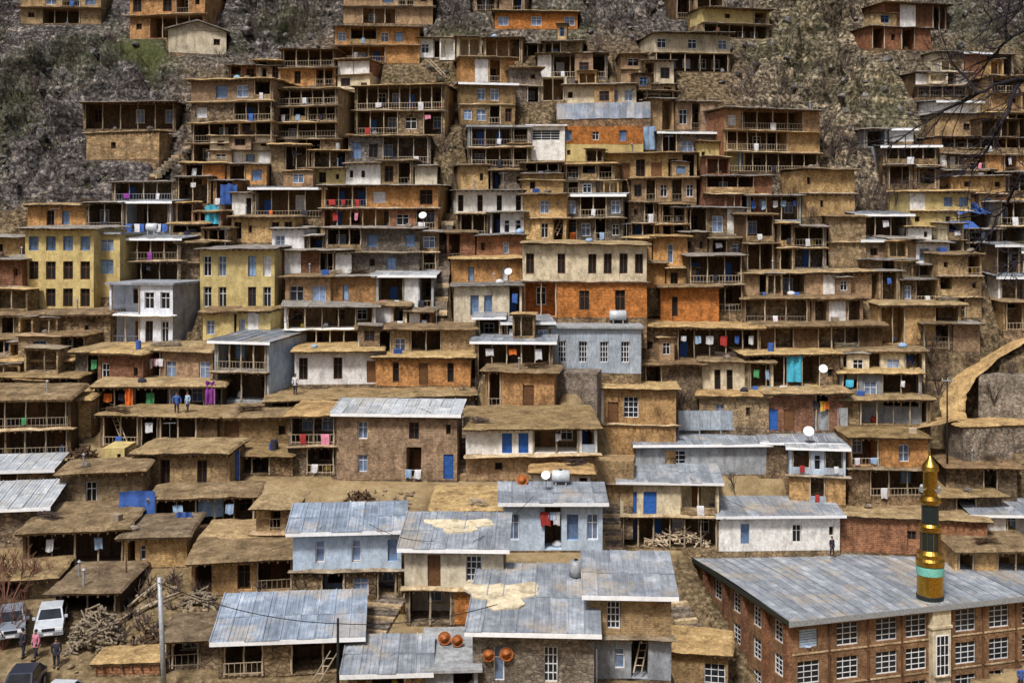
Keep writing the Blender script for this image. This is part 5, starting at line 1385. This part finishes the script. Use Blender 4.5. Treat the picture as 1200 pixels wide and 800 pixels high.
# ------------------------------------------------------------------ bare shrubs and trees
def twigs(mb, p, d, L, r, depth, R, spread=.6, k=4):
    n = 3; q = Vector(p); pts = [q.copy()]
    for i in range(n):
        d = (d + Vector((R.uniform(-1, 1), R.uniform(-1, 1), R.uniform(-.6, .9))) * .22).normalized(); q = q + d * (L / n); pts.append(q.copy())
    mb.path(pts, r, r * .6, k)
    if depth > 0:
        for c in range(R.choice((2, 3, 3))):
            t = R.uniform(.35, 1.0); i = min(n - 1, int(t * n)); s = pts[i].lerp(pts[i + 1], t * n - i)
            nd = (d + Vector((R.uniform(-1, 1), R.uniform(-1, 1), R.uniform(-.5, .8))) * spread).normalized()
            twigs(mb, s, nd, L * R.uniform(.5, .8), r * .55, depth - 1, R, spread, 3)
SHR = {}; SHRUBS = []
def shrub(px, py, hpx, mat, label, group, v=0):
    p = ray(px, py); k = p.y / F; hh = hpx * k
    root = empty('bare_shrub', p, v * 1.3); tag(root, label, 'shrub', group); SHRUBS.append((root, {'twig': 'grey', 'twig_red': 'reddish'}[mat]))
    key = (mat, v % 4)
    if key not in SHR:
        R = random.Random(v % 4 + 50); a = MB(); b = MB()
        for i in range(9):
            t = R.uniform(0, 6.28); d = Vector((math.cos(t) * .5, math.sin(t) * .5, 1)).normalized()
            a.tube((0, 0, -.1), d * .25, .022, .018, 5); twigs(b, d * .25, d, .42, .016, 3, R, .75, 3)
        SHR[key] = (a.mesh('stem', [mat]), b.mesh('twigs', [mat]))
    put('stem', SHR[key][0], root, (0, 0, 0), 0, (hh,) * 3); put('twigs', SHR[key][1], root, (0, 0, 0), 0, (hh,) * 3)
i = 0
for px, py, hp in [(975, 180, 34), (990, 195, 30), (965, 160, 26), (1005, 182, 30), (1018, 240, 34), (1035, 245, 30), (1050, 238, 30), (1000, 250, 26), (1070, 232, 24), (930, 240, 26), (950, 262, 22), (985, 300, 22)]:
    shrub(px, py, hp, 'twig', 'leafless purple-grey shrub in the gully beside the scree', 'shrubs in the gully', i); i += 1
for px, py, hp in [(8, 720, 60), (28, 700, 56), (14, 690, 50), (44, 690, 40), (4, 760, 60)]:
    shrub(px, py, hp, 'twig_red', 'leafless reddish shrub behind the parked cars', 'shrubs behind the cars', i); i += 1
for px, py, hp in [(1090, 420, 34), (1070, 450, 30), (1100, 460, 34), (1085, 475, 26), (1130, 520, 26), (1160, 560, 28), (1180, 620, 30), (1150, 530, 24), (1165, 470, 26), (1180, 450, 30)]:
    shrub(px, py, hp, 'twig', 'leafless thorny shrub beside the hillside track', 'shrubs by the track', i); i += 1
for px, py, hp in [(60, 50, 18), (90, 70, 18), (130, 60, 22), (40, 110, 22), (250, 40, 20), (300, 40, 22), (345, 40, 24), (360, 20, 24), (530, 20, 24), (545, 35, 22), (690, 30, 24), (720, 45, 22), (700, 60, 20), (760, 20, 20), (925, 20, 22), (960, 40, 22), (1000, 20, 22), (1150, 30, 20), (1180, 40, 22), (990, 80, 20), (880, 95, 22), (915, 110, 22), (520, 180, 24), (528, 140, 22), (505, 60, 20)]:
    shrub(px, py, hp, 'twig', 'leafless shrub among the rocks at the top of the slope', 'shrubs on the upper rocks', i); i += 1
for px, py, hp in [(520, 300, 18), (530, 220, 18), (540, 470, 22), (548, 510, 22), (555, 545, 20), (470, 600, 22), (350, 690, 24), (300, 700, 22), (235, 705, 26), (120, 690, 26), (860, 570, 20), (800, 470, 18), (560, 460, 18)]:
    shrub(px, py, hp, 'twig', 'leafless shrub growing between the village houses', 'shrubs between the houses', i); i += 1

# bare tree on the near bank whose limbs reach into the upper right
def near_tree():
    Y = 22.0
    def P(px, py, dy=0): return Vector(((px - CX) / F * (Y + dy), Y + dy, (HY - py) / F * (Y + dy)))
    gx = (1300 - CX) / F * Y; gz = float(hill(gx, Y))
    root = empty('bare_tree', (gx, Y, gz)); tag(root, 'leafless dark tree whose thin boughs hang across the upper right houses', 'tree')
    o = Vector((gx, Y, gz)); R = random.Random(4)
    tb = MB(); tp = [o + Vector((0, 0, -.3)), o + Vector((.2, 0, 6)), o + Vector((-.1, .2, 12)), P(1290, 280), P(1285, 180), P(1300, 60), P(1320, -60)]
    tb.path([q - o for q in tp], .24, .08, 9); tb.build('trunk', 'twig_black', root, (0, 0, 0), 0, True)
    limbs = [[(1285, 180), (1235, 110), (1200, 93), (1172, 97), (1146, 110), (1120, 122), (1086, 141), (1050, 166), (1040, 175)],
             [(1300, 60), (1240, 40), (1200, 34), (1178, 47), (1165, 66), (1150, 82), (1140, 96)],
             [(1200, 93), (1188, 104), (1176, 142), (1160, 168), (1146, 190), (1138, 205)],
             [(1290, 280), (1235, 215), (1198, 204), (1182, 235), (1168, 256), (1160, 275)],
             [(1178, 47), (1180, 22), (1172, 5)], [(1146, 110), (1130, 88), (1112, 70)], [(1320, -60), (1240, -20), (1190, 12), (1150, 30)],
             [(1290, 250), (1240, 270), (1205, 300), (1185, 310)]]
    for li, l in enumerate(limbs):
        pts = [P(a, b, .5 * math.sin(i * 1.3 + li)) for i, (a, b) in enumerate(l)]
        fi = []
        for a, b in zip(pts[:-1], pts[1:]):
            for t in (0, .33, .66):
                q = a.lerp(b, t); q += Vector((R.uniform(-1, 1), R.uniform(-1, 1), R.uniform(-1, 1))) * .03; fi.append(q)
        fi.append(pts[-1])
        bm_ = MB(); bm_.path([q - o for q in fi], .05 if li < 4 else .034, .010, 6)
        bo = bm_.build('bough', 'twig_black', root, (0, 0, 0), 0, True)
        tw = MB()
        for q, q2 in zip(fi[2:-1:2], fi[3::2]):
            d = (q2 - q).normalized()
            for c in range(3):
                nd = (d + Vector((R.uniform(-1, .4), R.uniform(-1, 1), R.uniform(-1, 1))) * .9).normalized()
                twigs(tw, q - o, nd, R.uniform(.35, .95), .013, 2, R, .6, 3)
        tw.build('twigs', 'twig_black', bo)['kind'] = 'stuff'
near_tree()

# ------------------------------------------------------------------ the ground
def vnoise(x, y, seed):
    xi = np.floor(x).astype(np.int64); yi = np.floor(y).astype(np.int64); fx = x - xi; fy = y - yi
    fx = fx * fx * (3 - 2 * fx); fy = fy * fy * (3 - 2 * fy)
    def hsh(a, b):
        h = (a * 374761393 + b * 668265263 + seed * 1442695041) & 0x7fffffff
        h = ((h ^ (h >> 13)) * 1274126177) & 0x7fffffff
        return ((h ^ (h >> 16)) & 0xffff) / 65535.0
    return (hsh(xi, yi) * (1 - fx) + hsh(xi + 1, yi) * fx) * (1 - fy) + (hsh(xi, yi + 1) * (1 - fx) + hsh(xi + 1, yi + 1) * fx) * fy
def ground():
    st = .42
    xs = np.concatenate([[-1500, -700, -350, -200, -140, -115], np.arange(-100, 100.1, st), [115, 140, 200, 350, 700, 1500]])
    ys = np.concatenate([np.arange(-60, 50, 5), np.arange(50, 215, st), [220, 228, 240, 260, 290, 330, 400, 700]])
    X, Y = np.meshgrid(xs, ys); Z = hill(X, Y)
    Yc = np.maximum(Y, 30); px = CX + X / Yc * F; py = HY - Z / Yc * F
    def sm(a, lo, hi): return np.clip((a - lo) / (hi - lo), 0, 1)
    left = (1 - sm(px, 190, 250)) * (1 - sm(py, 225, 250)); left = np.maximum(left, (1 - sm(px, 330, 420)) * (1 - sm(py, 60, 95)))
    right = sm(px, 850, 900) * (1 - sm(px, 1060, 1110)) * (1 - sm(py, 205, 245)); top = 1 - sm(py, 30, 65)
    rock = np.maximum(np.maximum(left, right), top * .9)
    free = np.ones_like(Z); cut = np.full_like(Z, 1e9)
    for (fx, fy, rz, hw, dp, fz) in FOOT:
        dx = X - fx; dy = Y - fy; c, s = math.cos(rz), math.sin(rz)
        lx = c * dx + s * dy; ly = -s * dx + c * dy
        ox = np.maximum(np.abs(lx) - hw, 0); oy = np.maximum(np.maximum(-.9 - ly, ly - dp + .4), 0); dist = np.sqrt(ox * ox + oy * oy)
        free = np.minimum(free, np.clip((dist - .4) / 2.6, 0, 1))
        cut = np.where(dist <= .01, np.minimum(cut, fz), cut)
    r = 0; amp = 1.0; fq = 1 / 9.0
    for o in range(6):
        r = r + amp * (1 - np.abs(vnoise(X * fq + o * 7, Y * fq + Z * fq * .6, o + 3) * 2 - 1)); amp *= .55; fq *= 2.05
    r = (r - 1.35)
    e = vnoise(X * .9, Y * .9, 40) + .5 * vnoise(X * 2.3, Y * 2.3, 41) - .75
    Z = Z + free * (rock * np.where(r > 0, r * 1.6, r * 1.2) + (1 - rock) * e * .45)
    # blocky crags: cells of rock pushed out of the slope by uneven amounts, cracked between
    Xd, Yd = X.copy(), Y.copy()
    sel = np.argwhere((rock * free > .08) & (Y > 90) & (Y < 215) & (np.abs(X) < 100))
    for j, i in sel:
        p = Vector((X[j, i], Y[j, i] * .9, Z[j, i] * .62)); w = rock[j, i] * free[j, i]; push = 0.0
        wob = noise.noise_vector(p * .35) * 1.1
        for s_, a in ((.17, 4.6), (.42, 2.4), (.95, 1.0)):
            d, pts = noise.voronoi((p + wob) * s_)
            cr = min(1.0, (d[1] - d[0]) / .22); c = pts[0]
            rnd = math.modf(abs(math.sin(c.x * 12.9898 + c.y * 78.233 + c.z * 37.7) * 43758.5453))[0]
            push += a * (rnd - .4 + .25 * (c.z * 3 - p.z * s_ * 3) * .2) * (.3 + .7 * cr) - a * .35 * (1 - cr)
        Z[j, i] += w * push * .7; Yd[j, i] -= w * push * .6
    X, Y = Xd, Yd
    Z = np.minimum(Z, cut)
    ny, nx = Z.shape
    verts = np.stack([X, Y, Z], -1).reshape(-1, 3)
    idx = np.arange(ny * nx).reshape(ny, nx)
    faces = np.stack([idx[:-1, :-1], idx[:-1, 1:], idx[1:, 1:], idx[1:, :-1]], -1).reshape(-1, 4)
    me = bpy.data.meshes.new('ground')
    me.vertices.add(len(verts)); me.vertices.foreach_set('co', verts.ravel())
    me.loops.add(faces.size); me.loops.foreach_set('vertex_index', faces.ravel())
    me.polygons.add(len(faces)); me.polygons.foreach_set('loop_start', np.arange(0, faces.size, 4)); me.polygons.foreach_set('loop_total', np.full(len(faces), 4))
    me.update()
    mud = sm(py, 400, 470) * (1 - rock) * (1 - .85 * sm(px, 1105, 1135) * (1 - sm(py, 600, 640))); mud = mud * (1 - .9 * sm(px, 765, 790) * (1 - sm(px, 880, 900)) * sm(py, 640, 660)); mud = mud * (1 - .55 * sm(py, 655, 690) * (1 - sm(px, 430, 480)))  # mosque alley takes darker dirt: its shadow is put into the ground colour
    gr = .8 * np.clip(vnoise(X * .13, Y * .13, 77) * 1.6 - .95, 0, 1) * np.clip(rock + .25 * (1 - mud), 0, 1)
    gr = np.maximum(gr, np.exp(-(((px - 168) / 32) ** 2 + ((py - 62) / 22) ** 2)) * 1.4 + np.exp(-(((px - 95) / 40) ** 2 + ((py - 75) / 26) ** 2)) * .5 + np.exp(-(((px - 330) / 40) ** 2 + ((py - 20) / 16) ** 2)) * .6)
    ca = me.color_attributes.new('zone', 'FLOAT_COLOR', 'POINT')
    dat = np.stack([rock, np.clip(gr, 0, 1), mud, right], -1).reshape(-1, 4).astype(np.float32)
    ca.data.foreach_set('color', dat.ravel())
    m, nt, b = _mat('ground')
    at = N(nt, 'ShaderNodeVertexColor', layer_name='zone'); sp = N(nt, 'ShaderNodeSeparateColor'); nt.links.new(at.outputs[0], sp.inputs[0])
    tc = N(nt, 'ShaderNodeTexCoord'); v = tc.outputs['Object']
    n1 = nz(nt, v, .35, 8, .7); n2 = nz(nt, v, 2.2, 6, .7)
    dirt = ramp(nt, n2, [(.34, (.025, .018, .011)), (.5, (.11, .08, .045)), (.70, (.32, .24, .15))])
    rk = ramp(nt, n2, [(.36, (.012, .011, .012)), (.48, (.055, .05, .05)), (.58, (.14, .128, .12)), (.70, (.40, .37, .34))])
    rk2 = ramp(nt, n2, [(.38, (.016, .013, .011)), (.49, (.095, .078, .055)), (.6, (.27, .225, .16)), (.70, (.52, .46, .36))])
    rk = mixc(nt, 'MIX', at.outputs['Alpha'], rk, rk2)
    mp = N(nt, 'ShaderNodeMapping'); mp.inputs['Rotation'].default_value = (.5, .55, 0); mp.inputs['Scale'].default_value = (.12, .12, 1.0); nt.links.new(v, mp.inputs['Vector'])
    rk = mixc(nt, 'MULTIPLY', .9, rk, ramp(nt, nz(nt, mp.outputs[0], 1.0, 5, .7), [(.36, (.3, .28, .27)), (.5, (1, 1, 1)), (.64, (1.9, 1.85, 1.75))]))
    rk = mixc(nt, 'MULTIPLY', .8, rk, ramp(nt, n1, [(.36, (.45, .42, .42)), (.52, (1, 1, 1)), (.66, (1.5, 1.4, 1.25))]))
    mu = ramp(nt, n1, [(.3, (.17, .12, .062)), (.5, (.32, .235, .125)), (.7, (.43, .335, .19))])
    gn = ramp(nt, n2, [(.3, (.025, .032, .012)), (.55, (.07, .078, .03)), (.75, (.15, .145, .06))])
    c = mixc(nt, 'MIX', sp.outputs[2], dirt, mu)
    c = mixc(nt, 'MULTIPLY', .5, c, ramp(nt, n2, [(.3, (.5, .5, .5)), (.6, (1.1, 1.1, 1.1))]))
    c = mixc(nt, 'MIX', sp.outputs[0], c, rk)
    c = mixc(nt, 'MIX', sp.outputs[1], c, gn)
    nt.links.new(c, b.inputs['Base Color']); b.inputs['Roughness'].default_value = .95; b.inputs['Specular IOR Level'].default_value = .1
    bp = N(nt, 'ShaderNodeBump'); bp.inputs['Strength'].default_value = .8; bp.inputs['Distance'].default_value = .3
    nt.links.new(n2, bp.inputs['Height']); nt.links.new(bp.outputs[0], b.inputs['Normal'])
    me.materials.append(m)
    tag(put('ground', me), kind='structure')
    def zat(x, y):
        i = np.clip(np.searchsorted(xs, x), 1, nx - 1); j = np.clip(np.searchsorted(ys, y), 1, ny - 1)
        return Z[j, i]
    def freeat(x, y):
        i = np.clip(np.searchsorted(xs, x), 1, nx - 1); j = np.clip(np.searchsorted(ys, y), 1, ny - 1)
        return free[j, i]
    return zat, freeat
ZAT, FREE = ground()

def scatter(n, zones, seed, thr=.05):
    R = np.random.RandomState(seed); out = []
    tot = sum(z[4] for z in zones)
    for (x0, x1, y0, y1, w) in zones:
        for _ in range(int(n * w / tot)):
            px, py = R.uniform(x0, x1), R.uniform(y0, y1); p = ray(px, py)
            x, y = p.x + R.uniform(-.5, .5), p.y + R.uniform(-.5, .5)
            if FREE(x, y) > thr: out.append((x, y, float(ZAT(x, y))))
    return out
ROCKZ = [(-30, 230, -40, 240, 3), (230, 420, -40, 80, 1), (500, 600, -30, 45, .5), (670, 800, -30, 110, 1.2), (850, 1080, -30, 250, 3), (1080, 1220, -30, 70, .8), (500, 545, 60, 380, 1.2)]
def rocks():
    t = (1 + 5 ** .5) / 2
    iv = np.array([(-1, t, 0), (1, t, 0), (-1, -t, 0), (1, -t, 0), (0, -1, t), (0, 1, t), (0, -1, -t), (0, 1, -t), (t, 0, -1), (t, 0, 1), (-t, 0, -1), (-t, 0, 1)]) / 1.9
    it = np.array([(0, 11, 5), (0, 5, 1), (0, 1, 7), (0, 7, 10), (0, 10, 11), (1, 5, 9), (5, 11, 4), (11, 10, 2), (10, 7, 6), (7, 1, 8), (3, 9, 4), (3, 4, 2), (3, 2, 6), (3, 6, 8), (3, 8, 9), (4, 9, 5), (2, 4, 11), (6, 2, 10), (8, 6, 7), (9, 8, 1)])
    R = np.random.RandomState(5)
    for name, mat, zones, n, lo, hi in (('boulders', 'boulder', ROCKZ, 1500, .10, .7), ('rubble', 'rubble', [(500, 545, 60, 400, 2), (530, 570, 430, 570, 2), (1060, 1200, 390, 640, 3), (0, 260, 650, 800, 2), (400, 480, 560, 760, 1.5), (60, 240, 480, 600, 1), (780, 860, 690, 800, 1), (840, 1000, 200, 420, 1)], 2600, .08, .3)):
        V, T = [], []
        for (x, y, z) in scatter(n, zones, 9, .0):
            s = lo + (hi - lo) * R.rand() ** 3.2; v = iv * (s * R.uniform(.6, 1.3, 3)) * R.uniform(.75, 1.25, (12, 1))
            a = R.rand() * 6.28; c, q = math.cos(a), math.sin(a)
            v = np.stack([v[:, 0] * c - v[:, 1] * q + x, v[:, 0] * q + v[:, 1] * c + y, v[:, 2] + z + s * .2], -1)
            T.append(it + 12 * len(V)); V.append(v)
        me = bpy.data.meshes.new(name); me.from_pydata(np.concatenate(V).tolist(), [], np.concatenate(T).tolist()); me.materials.append(MATS[mat])
        tag(put(name, me), 'loose pale boulders on the upper slopes' if name == 'boulders' else 'small stone rubble along the alleys and yards', 'rocks' if name == 'boulders' else 'rubble', kind='stuff')
def stonemat(name, st):
    m, nt, b = _mat(name); tc = N(nt, 'ShaderNodeTexCoord')
    c = ramp(nt, nz(nt, tc.outputs['Object'], 1.1, 6, .7), st); nt.links.new(c, b.inputs['Base Color']); b.inputs['Roughness'].default_value = .95; MATS[name] = m
stonemat('boulder', [(.34, (.02, .018, .018)), (.5, (.09, .083, .076)), (.68, (.32, .29, .26))])
stonemat('rubble', [(.3, (.08, .06, .04)), (.5, (.25, .18, .11)), (.7, (.45, .36, .25))])
stonemat('grassy', [(.3, (.03, .034, .012)), (.5, (.075, .075, .028)), (.7, (.18, .15, .07))])
rocks()
def grass():
    R = np.random.RandomState(3); V, T = [], []
    for (x, y, z) in scatter(6500, ROCKZ + [(0, 250, 650, 720, .7), (1080, 1200, 480, 640, .6), (540, 700, 640, 660, .2)], 12, .05):
        if vnoise(np.array([x * .15]), np.array([y * .15]), 5)[0] < .42: continue
        k = R.randint(6, 10); s = R.uniform(.2, .5)
        for _ in range(k):
            a = R.rand() * 6.28; l = s * R.uniform(.6, 1.2); w = .10 * s; dx, dy = math.cos(a), math.sin(a); n = len(V)
            V += [(x - dy * w, y + dx * w, z - .05), (x + dy * w, y - dx * w, z - .05), (x + dx * l * .35 + dy * w * .8, y + dy * l * .35 - dx * w * .8, z + l * .6), (x + dx * l * .75, y + dy * l * .75, z + l * .72)]
            T += [(n, n + 1, n + 2), (n, n + 2, n + 3)]
    me = bpy.data.meshes.new('grass_tufts'); me.from_pydata(V, [], T); me.materials.append(MATS['grassy'])
    tag(put('grass_tufts', me), 'olive grass and low scrub tufts among the rocks', 'grass', kind='stuff')
grass()
def scrub():
    R = random.Random(21); mb = MB()
    Z2 = [(-30, 230, -40, 240, 2), (230, 420, -40, 80, 1.2), (500, 600, -30, 45, .8), (670, 800, -30, 110, 1.6), (850, 1080, -30, 250, 3.5), (1080, 1220, -30, 70, 1), (500, 545, 60, 400, 1), (1060, 1210, 380, 640, 2.5), (120, 260, 660, 780, 1), (530, 560, 440, 560, .6)]
    for (x, y, z) in scatter(1500, Z2, 31, .05):
        s_ = R.uniform(.4, 1.1)
        for _ in range(9):
            a = R.uniform(0, 6.28); d = Vector((math.cos(a) * .7, math.sin(a) * .7, R.uniform(.5, 1.2))) * s_ * R.uniform(.6, 1); p = Vector((x, y, z - .05)); m = p + d * .55; e = m + (d + Vector((R.uniform(-.5, .5), R.uniform(-.5, .5), R.uniform(-.2, .3))) * s_) * .5
            mb.tube(p, m, .035, .025, 3, 0, False); mb.tube(m, e, .025, .012, 3, 0, False); mb.tube(m, m + (e - m).cross(Vector((0, 0, 1))) * .5 + (e - m) * .6, .02, .01, 3, 0, False)
    tag(mb.build('scrub', 'twig'), 'low leafless scrub scattered over the rocky slopes', 'scrub', kind='stuff')
scrub()

# ------------------------------------------------------------------ labels
def feats(h):
    s = ''.join(f.split(':')[-1] for f in h['floors']).replace(' ', '')
    g = sum(s.count(c) for c in 'Vvqs'); w = sum(s.count(c) for c in 'WTwUKGLA'); d = s.count('D') + s.count('B')
    if g and g >= len(s) * .7: f = 'open galleries' if len(h['floors']) > 1 else 'an open gallery'
    elif g: f = 'a part-open gallery'
    elif w > 1: f = '%s windows' % ['', 'one', 'two', 'three', 'four', 'five', 'six', 'seven', 'eight'][min(w, 8)]
    elif w == 1: f = 'one window'
    elif d: f = 'a plain door'
    else: f = 'blank walls'
    return f
ROOFW = {'mud': 'earth roof', 'slate': 'dark roof', 'tin': 'tin roof', 'tinpale': 'pale tin roof', 'tinblue': 'tin roof', 'slab': 'flat roof', 'none': 'house', 'gable': 'pitched roof', 'parapet': 'parapet'}
marks = [h for h in HOUSES if h['short']]
used = {}
for o, lab_ in SHRUBS:
    m = min(marks, key=lambda m: (m['base'] - o.location).length); dz = o.location.z - m['base'].z
    o['label'] = 'leafless %s shrub %s the %s' % (lab_, 'uphill of' if dz > 2 else 'downhill of' if dz < -2 else 'beside', m['short'])
for h in HOUSES:
    if h['lab']: used[h['lab']] = h
def rel(h, m):
    dz = h['base'].z - m['base'].z; dx = h['base'].x - m['base'].x
    if dz > 2.0: return 'uphill of'
    if dz < -2.0: return 'downhill of'
    return 'next to'
for h in HOUSES:
    if not h['lab']:
        near = sorted(marks, key=lambda m: (m['base'] - h['base']).length)
        a = '%s %s house with %s' % (ADJ[h['wall']], NUMW[len(h['floors'])], feats(h))
        lab = None
        for m in near[:5]:
            t = '%s, %s the %s' % (a, rel(h, m), m['short'])
            if len(t.split()) <= 16 and t not in used: lab = t; break
        if not lab:
            for m in near[:5]:
                t = '%s house under %s, %s the %s' % (ADJ[h['wall']], ROOFW[h['roof']], rel(h, m), m['short'])
                if t not in used: lab = t; break
        h['lab'] = lab or '%s, beside the %s' % (a, near[0]['short'])
        used[h['lab']] = h
    if not h['short']:
        near = sorted(marks, key=lambda m: (m['base'] - h['base']).length)
        h['short'] = 'house %s the %s' % (rel(h, near[0]), near[0]['short'])
    tag(h['root'], h['lab'], h['cat'], 'houses stacked up the hillside' if h['cat'] == 'house' else None)
for o, h, what, cat in CLUTTER:
    tag(o, '%s atop the %s' % (what, h['short']), cat, 'clutter on the flat roofs')
cnt = {}
for o, h, c in LAUNDRY:
    tag(o, '%s cloth on the %s' % (CLOTH[c][0], h['short']), 'cloth', 'cloths hanging on the galleries')
for o, h in SACKS:
    col = {'cloth_w': 'white', 'cloth_y': 'yellow', 'mud': 'brown', 'cloth_s': 'pale blue', 'cloth_k': 'dark', 'cloth_r': 'red'}[o.data.materials[0].name]
    tag(o, '%s sack inside the %s' % (col, h['short']), 'sack', 'sacks stored in the galleries')
